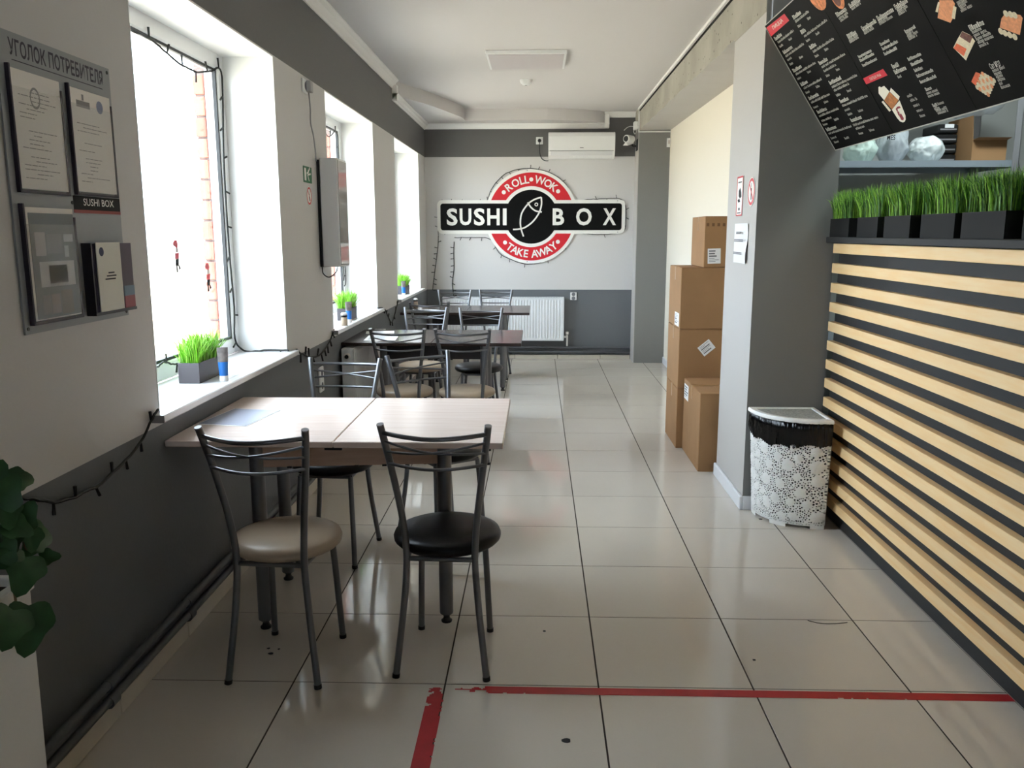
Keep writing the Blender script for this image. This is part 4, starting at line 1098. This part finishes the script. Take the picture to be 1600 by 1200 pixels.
def mlabel(cf, pts, body):
    r_ = mpoly(cf, pts, M_mred, .0007, 'red_heading'); Q = [mpx(*cf(*p)) for p in pts]
    ua, ub = min(q[0] for q in Q), max(q[0] for q in Q); va, vb = min(q[1] for q in Q), max(q[1] for q in Q)
    m = MB(); put_text(m, body, lambda a, b: mfn(a, b, .0012), ua+(ub-ua)*.25, ub-(ub-ua)*.22, vb-(vb-va)*.28, va+(vb-va)*.28, .01); m.build('heading_text', M_mwhite, mbd)
mlabel(c1, [(622, 345), (845, 170), (908, 255), (680, 455)], 'ПИЦЦА')
mlabel(c7, [(595, 490), (720, 430), (748, 470), (615, 527)], 'ЛАПША Wok')
m = MB(); Q0, Q1 = mpx(*cb_(750, 380)), mpx(*cb_(1010, 290)); put_text(m, 'Сет №27', lambda a, b: mfn(a, b, .0009), Q0[0], Q1[0], (Q0[1]+Q1[1])/2+.010, (Q0[1]+Q1[1])/2-.010, .01); m.build('heading_text', M_mwhite, mbd)
cB = lambda x, y: (1360+x/13.33, 110+y/13.33)
M_boxw = mat('picture_white', S(236, 230, 214), .6); M_nood = mat('picture_noodles', S(176, 112, 62), .6, var=.4, vscale=60); M_pizza = mat('picture_pizza', S(214, 132, 84), .6, var=.35, vscale=70)
M_salm = mat('picture_salmon', S(232, 158, 112), .6, var=.18, vscale=90); M_rice = mat('picture_rice', S(226, 214, 184), .6, var=.12, vscale=120); M_roe = mat('picture_roe', S(226, 110, 72), .6, var=.15, vscale=90); M_dk = mat('picture_dark', S(112, 72, 62), .6, var=.4, vscale=90)
mpoly(cB, [(170, 345), (200, 330), (225, 352), (290, 320), (400, 440), (290, 620), (175, 480)], M_boxw); mpoly(cB, [(430, 360), (612, 540), (590, 620), (405, 440)], M_boxw); mpoly(cB, [(235, 655), (270, 630), (435, 830), (400, 860)], M_boxw)
mpoly(cB, [(400, 445), (590, 615), (455, 815), (290, 625)], M_nood, .0009); mpoly(cB, [(450, 815), (610, 620), (735, 940), (738, 1020), (715, 1068), (680, 1082), (620, 1060), (560, 990)], M_boxw, .0008)
for pts in ([(530, 800), (560, 755), (610, 740), (640, 775), (600, 790), (570, 800), (580, 850), (560, 860)], [(560, 860), (600, 850), (620, 920), (590, 940)], [(600, 940), (640, 890), (665, 930), (700, 990), (690, 1040), (650, 1030)]): mpoly(cB, pts, mat('picture_red', S(140, 40, 52), .6), .0011)
def mdisc(px, py, R, m, d=.0007):
    u, v_ = mpx(px, py); MB().poly([mfn(u+R*math.cos(t), v_+R*math.sin(t), d) for t in [2*PI*i/20 for i in range(20)]]).build('food_picture', m, mbd)
mdisc(1273, -12, .078, M_pizza); mdisc(1308, -4, .048, M_pizza); mdisc(1307, -2, .03, M_dk, .0009)
mpoly(c3, [(90, 0), (330, 0), (370, 60), (330, 330), (290, 405), (60, 320), (90, 90)], M_salm); mpoly(c3, [(22, 205), (70, 30), (100, 40), (65, 220)], M_rice, .0009); mpoly(c3, [(345, 95), (400, 130), (370, 340), (310, 320)], M_rice, .0009)
mpoly(c3, [(500, 555), (640, 620), (730, 730), (600, 1000), (570, 1080), (340, 850), (420, 690)], M_rice); mpoly(c3, [(400, 770), (580, 870), (530, 1000), (345, 860)], M_roe, .0009); mpoly(c3, [(500, 560), (690, 650), (640, 770), (455, 650)], M_dk, .0009)
mpoly(c3, [(1250, 260), (1290, 225), (1540, 265), (1580, 320), (1530, 625), (1170, 490), (1200, 330)], M_salm)
for x, y in ((1190, 555), (1265, 590), (1350, 620), (1440, 655), (1280, 240), (1365, 255), (1440, 270)): mdisc(*c3(x, y), .0105, M_rice, .0009)
mpoly(cb_, [(400, 515), (520, 560), (400, 860), (285, 760)], M_roe)
for i in range(5):
    for j in range(6):
        a = .08+.21*i; b = .06+.175*j
        x = 560*(1-a)*(1-b)+890*a*(1-b)+720*a*b+400*(1-a)*b; y = 530*(1-a)*(1-b)+720*a*(1-b)+1120*a*b+910*(1-a)*b
        mdisc(*cb_(x, y), .0088, M_rice if (i+j) % 3 else M_salm, .0008)

# ---- ceiling things
lt_ = thing('ceiling_light', 'square white ceiling light panel, switched off', 'ceiling light', (-.093, 6.78, CZ))
MB().bbox(-.30, .30, -.30, .30, -.028, 0, .004).build('frame', M_plastic, lt_)
MB().box(-.282, .282, -.282, .282, -.0305, -.0282).build('diffuser', M_lamp_off, lt_)
sdk = thing('smoke_detector', 'round white smoke detector on the ceiling', 'smoke detector', (-.11, 7.70, CZ))
MB().lathe([(.055, 0), (.055, -.015), (.048, -.03), (.03, -.043), (.012, -.046)], (0, 0, 0), 24).build('housing', M_plastic, sdk, 40)
MB().lathe([(.010, -.0462), (.010, -.048), (.004, -.049)], (0, 0, 0), 12).build('sensor', M_ink, sdk)
kl = thing('kitchen_lamp', 'lit rectangular lamp on the kitchen ceiling', 'ceiling light', (2.15, 4.05, CZ))
MB().box(-.32, .32, -.17, .17, -.05, 0).build('frame', M_plastic, kl)
MB().box(-.30, .30, -.15, .15, -.054, -.0502).build('diffuser', emis('lamp_glow', (.84, .97, 1), 38), kl)
# cable duct on column, motion sensor, CCTV
cdct = thing('cable_duct', 'thin white cable duct bent around the column head', 'cable duct', (1.10, 9.418, 2.54))
m = MB(); m.box(-.020, -.006, -.012, -.0, -.002, .238); m.box(-.020, .345, -.012, 0, -.014, -.002); m.box(.331, .345, -.012, 0, -.10, -.014); m.build('duct_run', M_plastic, cdct)
ms = thing('motion_sensor', 'small white motion sensor on the column corner', 'sensor', (1.428, 9.418, 2.42))
m = MB(); m.hull([(-.035, 0, -.05), (.002, 0, -.05), (-.035, 0, .05), (.002, 0, .05), (-.03, -.04, -.035), (-.002, -.04, -.035), (-.032, -.045, .035), (-.002, -.045, .035)]); m.build('housing', M_plastic, ms)
MB().hull([(-.026, -.043, -.02), (-.006, -.043, -.02), (-.028, -.047, .02), (-.006, -.047, .02)]).build('lens', M_lamp_off, ms)
cc = thing('security_camera', 'white bullet security camera on the column side', 'camera', (1.0865, 9.50, 2.44))
MB().bbox(-.012, 0, -.05, .05, -.10, .02, .003).build('wall_plate', M_black, cc)
MB().tube([(-.01, 0, -.05), (-.05, -.01, -.05), (-.08, -.03, -.02)], .010, 8).build('arm', M_black, cc, 40)
d0 = Vector((-.06, -.01, .02)); d1 = Vector((-.135, -.085, .02))
MB().tube([d0, d0*.3+d1*.7, d1], [.04, .042, .040], 16).build('housing', M_plastic, cc, 40)
dd = (d1-d0).normalized(); MB().tube([d1, d1+dd*.006], [.031, .029], 16).build('lens', M_black, cc, 40)
MB().hull([d0+Vector((-.02, .02, -.03)), d1+Vector((-.03, .02, -.07)), d1+Vector((.02, -.03, -.075)), d0+Vector((.03, -.01, -.04)), d1+Vector((0, 0, -.03))]).build('bracket_cover', M_plastic, cc)
jb = thing('junction_box', 'white junction box with loose wires above the security camera', 'junction box', (1.0865, 9.52, 2.565))
MB().bbox(-.045, 0, -.05, .05, 0, .085, .006).build('housing', M_plastic, jb)
m = MB(); m.tube(smooth_path([(-.04, -.03, .03), (-.09, -.05, .03), (-.13, -.06, .01), (-.155, -.07, -.015)], 4), .004, 6); m.tube(smooth_path([(-.03, -.04, .01), (-.05, -.05, -.02), (-.035, -.05, -.05), (-.02, -.045, -.03), (-.012, -.04, .0)], 4), .004, 6); m.build('wires', M_plastic, jb, 50)

# ================================================================== SMALL THINGS
def tube_of_cream(label, x, y, z, s=1, rz=0):
    t = thing('cream_tube', label, 'tube', (x, y, z), rz, 'cream tubes on the window sills')
    MB().lathe([(.017*s, 0), (.018*s, .004*s), (.018*s, .022*s), (.017*s, .024*s)], (0, 0, 0), 16).build('cap', M_plastic, t, 40)
    m = MB(); n = 20; rows = [(.024, .0175, .0175), (.05, .019, .018), (.09, .021, .013), (.13, .022, .005), (.14, .0222, .0015)]
    def ringv(lst):
        mm = MB()
        for (zz, a, b) in lst: mm.v += [(a*s*math.cos(2*PI*k/n), b*s*math.sin(2*PI*k/n), zz*s) for k in range(n)]
        for r_ in range(len(lst)-1):
            for k in range(n): mm.f.append([r_*n+k, r_*n+(k+1) % n, (r_+1)*n+(k+1) % n, (r_+1)*n+k])
        mm.f.append(list(range(n))[::-1]); mm.f.append([(len(lst)-1)*n+k for k in range(n)]); return mm
    ringv([(.024, .0175, .0175), (.05, .019, .018), (.082, .0208, .0135)]).build('blue_sleeve', mat('tube_blue', S(38, 110, 190), .35), t, 40)
    ringv([(.082, .0208, .0135), (.13, .022, .005), (.142, .0222, .0015)]).build('upper_sleeve', mat('tube_dark', S(120, 112, 108), .4, var=.3, vscale=60), t, 40)
    return t
tube_of_cream('blue and white tube standing beside the grass box above the beech table', -1.284, 3.335, .8555, .98, .3)
tube_of_cream('blue and white tube on the sill near the small jar', -1.275, 5.60, .8555, 1.0, .3)
tube_of_cream('blue and white tube on the sill next to the sign wall', -1.30, 8.10, .8555, 1.0, .3)
def jar(label, x, y, z):
    t = thing('spice_shaker', label, 'shaker', (x, y, z), 0, 'small shakers')
    MB().lathe([(.021, 0), (.023, .004), (.022, .035), (.019, .055)], (0, 0, 0), 16).build('glass_body', mat('shaker_body', S(188, 168, 146), .3), t, 40)
    MB().lathe([(.020, .0555), (.0215, .058), (.0215, .068)], (0, 0, 0), 16).build('black_band', M_black, t, 40)
    MB().lathe([(.0215, .0682), (.021, .080), (.014, .085)], (0, 0, 0), 16).build('cap', M_plastic, t, 40)
jar('small shaker with dark band on the window sill beside the tube', -1.268, 5.43, .8555)
jar('small shaker standing on the dark table nearest the sign wall', -1.185, 8.10, .7455)
def sheet(label, x, y, z, wd, ln, deg, seed, name='menu_flyer'):
    t = thing(name, label, 'paper', (x, y, z), math.radians(deg), 'printed sheets on the tables')
    MB().box(-wd/2, wd/2, -ln/2, ln/2, .0002, .0012).build('sheet', M_paper, t)
    rnd = random.Random(seed); q = MB(); b = ln*.4
    while b > -ln*.42:
        q.poly([(-wd*.4, b, .0015), (-wd*.4+wd*rnd.uniform(.3, .8), b, .0015), (-wd*.4+wd*.5, b-.004, .0015), (-wd*.4, b-.004, .0015)]); b -= .012
    q.build('print', M_ink, t)
p0 = onZ(375, 652, .75)
f1 = sheet('printed sheet lying on the beech table by the wall', p0.x, p0.y, .7502, .20, .29, -8, 1)
m = MB(); m.box(-.095, .095, -.135, .14, .0013, .002); m.build('plastic_sleeve', mat('sleeve', S(178, 184, 202), .22), bpy.data.objects['menu_flyer'])
p0 = onZ(597, 525, .75); sheet('white printed sheet on the dark table beside the wall radiator', -1.06, 5.62, .7502, .21, .29, 4, 2)
sheet('folded leaflet near the wall on the dark table beside the radiator', -1.13, 5.94, .7502, .20, .15, 10, 3)
sheet('white sheet on the dark table nearest the sign wall', -1.05, 7.72, .7455, .29, .20, -6, 4)

# red floor tape
def tape_strip(label, x0, x1, y0, y1, wear):
    t = thing('floor_tape', label, 'tape', ((x0+x1)/2, (y0+y1)/2, 0), 0, None); cx, cy = (x0+x1)/2, (y0+y1)/2
    from mathutils import noise
    c = .006; m = MB(); vid = {}
    nx, ny = int((x1-x0)/c), int((y1-y0)/c)
    def vv(i, j):
        if (i, j) not in vid: vid[(i, j)] = len(m.v); m.v.append((x0+i*c-cx, y0+j*c-cy, .0007))
        return vid[(i, j)]
    for i in range(nx):
        for j in range(ny):
            x, y = x0+(i+.5)*c, y0+(j+.5)*c
            e = min(i+.5, nx-i-.5, j+.5, ny-j-.5)*c
            nz = noise.noise(Vector((x*38, y*38, 2)))+.5*noise.noise(Vector((x*90, y*90, 5)))
            if nz*.8+e*45 < wear(x, y): continue
            m.f.append([vv(i, j), vv(i+1, j), vv(i+1, j+1), vv(i, j+1)])
    m.build('tape_film', M_redtape, t)
tape_strip('worn red tape line on the floor running to the counter', -.285, 1.512, 2.452, 2.498, lambda x, y: -.62+max(0, 1-(x+.285)/.24)*1.7+(.42 if .93 < x < 1.2 and y < 2.475 else 0)+(.3 if x < .35 and y < 2.47 else 0))
tape_strip('worn red tape strip on the floor running along a tile joint', -.345, -.290, 1.3, 2.495, lambda x, y: -.45+max(0, (y-2.28)/.2)*.75+(.35 if x > -.31 else 0))
th = thing('loose_thread', 'thin dark thread lying on the floor tiles', 'thread', onZ(1262, 969))
o = onZ(1262, 969); MB().tube(smooth_path([onZ(1262, 970)-o+Vector((0, 0, .0015)), onZ(1282, 974.5)-o+Vector((0, 0, .0015)), onZ(1305, 975)-o+Vector((0, 0, .0015)), onZ(1324, 973)-o+Vector((0, 0, .0015))], 5), .0012, 5).build('strand', M_garl, th)

# stickers on the window pane above the beech table
M_skin = mat('sticker_white', S(220, 205, 200), .6)
for i, (px, py, sc) in enumerate([(276, 399, 1.0), (325, 432, .95)]):
    c = onX(px, py, -1.5632)
    t = thing('window_sticker', ['small red and black figure sticker on the pane, the higher one', 'small red and black figure sticker on the pane, the lower one'][i], 'sticker', c, 0, 'figure stickers on the window pane')
    fn = lambda a, b, d: (d, a*sc, b*sc)
    def pp(pts, m, nm): MB().prism(pts, fn, .0, .0006).build(nm, m, t)
    pp([(-.025, .04), (.01, .03), (.022, .045), (.012, .065), (-.012, .066), (-.034, .05)], M_red, 'hat')
    pp([(-.012, .012), (.022, .012), (.020, .032), (-.006, .034)], M_skin, 'face')
    pp([(-.02, -.018), (.02, -.014), (.03, .012), (-.018, .010)], M_red, 'coat'); pp([(-.018, -.045), (.016, -.045), (.02, -.014), (-.016, -.018)], M_sblack, 'trousers')
    pp([(-.012, -.075), (.004, -.072), (.002, -.045), (-.012, -.045)], M_sblack, 'boot'); pp([(.016, -.064), (.034, -.058), (.02, -.042), (.010, -.045)], M_sblack, 'boot')

# ---- ivy in a tall white planter by the left wall
iv = thing('potted_ivy', 'green trailing ivy in a tall white planter against the window wall', 'plant', (-1.16, 1.45, 0))
# right face x=-1.085, far end y=1.64
PT = .735
m = MB(); m.hull([(x, y, z) for x, y, z in ((-.06, -.24, 0), (.075, -.24, 0), (-.06, .185, 0), (.075, .185, 0), (-.065, -.25, PT-.03), (.082, -.25, PT-.03), (-.065, .19, PT-.03), (.082, .19, PT-.03))]); m.build('planter_body', M_plastic, iv)
m = MB()
for (a0, a1, b0, b1) in ((-.07, -.05, -.257, .197), (.067, .089, -.257, .197), (-.05, .067, -.257, -.235), (-.05, .067, .175, .197)): m.bbox(a0, a1, b0, b1, PT-.03, PT, .003)
m.build('planter_rim', M_plastic, iv)
MB().box(-.055, .07, -.24, .18, PT-.029, PT-.018).build('soil', mat('soil', S(40, 30, 24), .95), iv)
M_leaf = mat('ivy_leaf', S(44, 82, 44), .42, var=.25, vscale=25); M_stem = mat('ivy_stem', S(110, 96, 66), .6)
def leaf_mesh(seed):
    rnd = random.Random(seed); m = MB(); n = 28; ph = rnd.random()*6
    def ol(t):                                   # heart shaped outline with slight ivy lobes, stalk at the origin, tip at y = 1
        r = .50+.10*math.cos(t-PI/2)+.06*math.cos(3*(t-PI/2))+.045*math.cos(5*(t-PI/2))+.16*max(0, math.cos(t-PI/2))**14
        x, y = r*1.12*math.cos(t), .46+r*math.sin(t)
        if y < .1: y += (.16-abs(x))*.9 if abs(x) < .16 else 0
        return x, y
    rings = [0, .35, .7, 1.0]
    m.v.append((0, .42, 0))
    for k in rings[1:]:
        for i in range(n):
            x, y = ol(2*PI*i/n); X, Y = x*k, .42+(y-.42)*k
            m.v.append((X, Y, .20*abs(X)**1.3-.22*(Y-.3)**2+.018*math.sin(7*X+5*Y+ph)*k))
    for i in range(n): m.f.append([0, 1+i, 1+(i+1) % n])
    for r_ in range(2):
        for i in range(n): q = 1+r_*n; m.f.append([q+i, q+n+i, q+n+(i+1) % n, q+(i+1) % n])
    return m.mesh('leaf', M_leaf, 80)
lm = [leaf_mesh(i) for i in range(3)]
LV = [((8, 750), (38, 748), .075, .02), ((2, 775), (10, 800), .09, .03), ((20, 830), (34, 812), .09, .03), ((10, 835), (-5, 860), .09, .02), ((35, 838), (74, 838), .10, .03), ((20, 850), (6, 880), .09, .02),
      ((42, 862), (36, 905), .12, .04), ((30, 912), (20, 985), .0, .0), ((45, 935), (45, 995), .14, .05), ((22, 945), (15, 985), .12, .05), ((58, 872), (76, 870), .055, .03), ((-10, 800), (10, 770), .1, .03), ((-20, 860), (5, 845), .1, .0), ((-25, 780), (-5, 742), .1, .0), ((28, 812), (12, 845), .085, .02), ((48, 822), (52, 858), .07, .035), ((0, 815), (22, 822), .08, .04), ((-8, 885), (8, 862), .08, .02), ((55, 842), (40, 870), .075, .03)]
for i, (a, b, sz, dx) in enumerate(LV):
    if sz == 0: continue
    X0 = -1.085+dx
    p = onX(*a, X0); q = onX(*b, X0+.02); d = (q-p)
    d.normalize(); nx_ = Vector((.75, -.45, .45)); nx_ = (nx_-d*nx_.dot(d)).normalized(); xx_ = d.cross(nx_).normalized()
    o = link('leaf', lm[i % 3], iv)
    Mx = Matrix(((xx_.x, d.x, nx_.x, p.x), (xx_.y, d.y, nx_.y, p.y), (xx_.z, d.z, nx_.z, p.z), (0, 0, 0, 1)))
    o.matrix_local = Matrix.Translation((1.16, -1.45, 0)) @ Mx @ Matrix.Scale(sz*.62, 4)
m = MB(); o_ = Vector((-1.16, 1.45, 0))
m.tube(smooth_path([Vector((-1.13, 1.5, PT-.02))-o_, onX(12, 872, -1.06)-o_, onX(18, 905, -1.06)-o_, onX(24, 935, -1.055)-o_, onX(28, 975, -1.05)-o_, onX(31, 1006, -1.05)-o_], 5), .0028, 6)
m.tube(smooth_path([Vector((-1.14, 1.48, PT-.02))-o_, onX(25, 850, -1.06)-o_, onX(40, 858, -1.05)-o_, onX(45, 870, -1.05)-o_], 5), .0025, 6)
m.tube(smooth_path([Vector((-1.14, 1.45, PT-.02))-o_, onX(-8, 800, -1.09)-o_, onX(2, 765, -1.08)-o_], 5), .0025, 6)
m.build('stem', M_stem, iv, 60)

# ================================================================== KITCHEN RACK
RYF, RYB, RZ = 4.70, 5.17, 1.835
X1r = onY(1592, 250, RYF).x
rk = thing('storage_rack', 'grey metal storage rack behind the counter', 'shelf rack', (1.5, RYF, 0))
M_rack = mat('rack_metal', S(150, 160, 168), .4, metal=.3)
for z in (RZ, .85, .35):
    m = MB(); m.box(0, X1r-1.5, 0, RYB-RYF, z-.006, z); m.box(0, X1r-1.5, 0, .003, z-.035, z-.006); m.box(0, X1r-1.5, RYB-RYF-.003, RYB-RYF, z-.035, z-.006); m.box(X1r-1.503, X1r-1.5, .003, RYB-RYF-.003, z-.035, z-.006)
    m.build('shelf', M_rack, rk)
for x in (0, X1r-1.5-.035):
    for y in (-.002, RYB-RYF-.033):
        m = MB(); m.box(x, x+.035, y, y+.003, 0, 2.35); m.box(x+(.032 if x > 0 else 0), x+(.035 if x > 0 else .003), y, y+.035, 0, 2.35); m.build('post', M_gmetal, rk)
from mathutils import noise as nz_
def bag(label, px0, px1, pyt, m, depth, seed, knot=True, kind='plastic_bag', zlo=RZ):
    knot = False; a = onY(px0, 250, RYF+.15); b = onY(px1, 250, RYF+.15); top = onY((px0+px1)/2, pyt, RYF+.15).z
    cx = (a.x+b.x)/2; hw = (b.x-a.x)/2; H = top-zlo
    t = thing(kind, label, 'bag', (cx, RYF+.16, zlo+.001))
    g = MB(); nu, nv = 84, 40
    for j in range(nv+1):
        v_ = j/nv
        for i in range(nu):
            th_ = 2*PI*i/nu
            rr = math.sin(PI*min(max(v_*.90+.06, 0), 1))**.34
            fold = 1.02+.14*nz_.noise(Vector((math.cos(th_)*2+seed, math.sin(th_)*2, v_*3)))-.16*abs(nz_.noise(Vector((math.cos(th_)*3.2+seed, math.sin(th_)*3.2+v_*2, v_*2.4))))-.09*abs(nz_.noise(Vector((math.cos(th_)*8+seed+v_*4, math.sin(th_)*8, v_*5))))
            z = H*max(0, v_)*(1+.10*nz_.noise(Vector((th_, seed, v_*2)))) if v_ > 0 else 0
            g.v.append((hw*rr*fold*math.cos(th_), depth*rr*fold*math.sin(th_), z))
    for j in range(nv):
        for i in range(nu): g.f.append([j*nu+i, j*nu+(i+1) % nu, (j+1)*nu+(i+1) % nu, (j+1)*nu+i])
    g.f.append(list(range(nu))[::-1]); g.f.append([nv*nu+i for i in range(nu)])
    g.build('bag_film', m, t, 70)
    if knot:
        k = MB(); k.tube(smooth_path([(-.02, -depth*.9, H*.10), (-.006, -depth*1.02, H*.06), (.006, -depth*1.02, H*.06), (.02, -depth*.9, H*.12)], 4), .006, 7); k.build('knot', m, t, 50)
    return t, hw, H
bag('greenish white plastic bag at the pillar end of the rack shelf', 1318, 1368, 212, M_baggreen, .10, 1.3)
t, hw, H = bag('clear plastic bag with dark contents on the rack shelf', 1370, 1416, 195, M_bagclear, .10, 5.1)
MB().lathe([(.02, .01), (hw*.5, .03), (hw*.62, .07), (hw*.5, .11), (.02, .125)], (0, 0, 0), 18, 1, .8).build('dark_contents', M_inkd, t, 50)
m = MB(); put_text(m, 'MES', lambda a, b: (a, -.108, b), -hw*.9, -hw*.35, H*.55, H*.68, .02); m.build('lettering', M_inkd, t)
bag('white tied plastic bag in the middle of the rack shelf', 1420, 1472, 214, M_bagwhite, .11, 14.7)
# black crates
cx0, cx1 = onY(1456, 240, RYF+.25).x, onY(1490, 240, RYF+.25).x
cr = thing('black_crate', 'stack of black plastic containers on the rack shelf', 'container', ((cx0+cx1)/2+.01, RYF+.33, RZ+.001))
hw = (cx1-cx0)/2+.015
hw -= .02
for k in range(4):
    MB().bbox(-hw, hw, -.10, .10, .002+k*.055, .050+k*.055, .006).build('container', M_black, cr)
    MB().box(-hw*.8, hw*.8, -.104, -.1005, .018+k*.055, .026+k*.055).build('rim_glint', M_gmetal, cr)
MB().box(-.02, .03, -.102, -.1005, .195, .215).build('price_tag', M_paper, cr)
# open carton
ox0, ox1 = onY(1518, 240, RYF+.06).x, onY(1572, 240, RYF+.06).x
oc_ = thing('open_carton', 'open brown carton of black packaging on the rack shelf', 'box', ((ox0+ox1)/2, RYF+.21, RZ+.001))
hx = (ox1-ox0)/2; Hc = .11
m = MB(); m.box(-hx, hx, -.15, .15, 0, .004); m.box(-hx, -hx+.004, -.15, .15, .004, Hc); m.box(hx-.004, hx, -.15, .15, .004, Hc); m.box(-hx+.004, hx-.004, -.15, -.146, .004, Hc); m.box(-hx+.004, hx-.004, .146, .15, .004, Hc); m.build('carton_body', M_card, oc_)
MB().hull([(-hx, -.15, Hc), (hx, -.15, Hc), (-hx+.01, -.195, Hc+.010), (hx, -.195, Hc+.010), (-hx, -.15, Hc+.003), (hx, -.15, Hc+.003)]).build('flap', M_card, oc_)
MB().hull([(-hx, -.15, Hc), (-hx, .15, Hc), (-hx-.002, -.14, Hc+.13), (-hx-.002, .14, Hc+.13), (-hx+.003, -.15, Hc), (-hx+.003, .15, Hc)]).build('flap', M_card, oc_)
rb2 = random.Random(3)
for k in range(14):
    x, y = rb2.uniform(-hx+.03, hx-.03), rb2.uniform(-.11, .11)
    MB().hull([(x+rb2.uniform(-.03, .03), y+rb2.uniform(-.03, .03), Hc-.03+rb2.uniform(0, .055)) for _ in range(8)]).build('black_item', M_bag, oc_)
# film on top
fl0, fl1 = onY(1440, 190, RYF+.1), onY(1590, 170, RYF+.1)
tf = thing('plastic_sleeves', 'stack of clear plastic lids in film above the open carton', 'packaging', ((fl0.x+fl1.x)/2, RYF+.24, RZ+.262))
hx2 = (fl1.x-fl0.x)/2
m = MB(); nu, nv = 36, 24
for j in range(nv+1):
    for i in range(nu):
        th_ = 2*PI*i/nu; u = j/nv*2-1; rr = (1-abs(u)**6)**.5*.07*(1+.08*math.sin(j*2.2)); f_ = 1+.1*nz_.noise(Vector((math.cos(th_)*3, math.sin(th_)*3, u*5)))
        m.v.append((hx2*u, rr*f_*math.cos(th_)*1.2, .06+rr*f_*math.sin(th_)+.02*u))
for j in range(nv):
    for i in range(nu): m.f.append([j*nu+i, j*nu+(i+1) % nu, (j+1)*nu+(i+1) % nu, (j+1)*nu+i])
m.build('film_roll', M_bagclear, tf, 70)
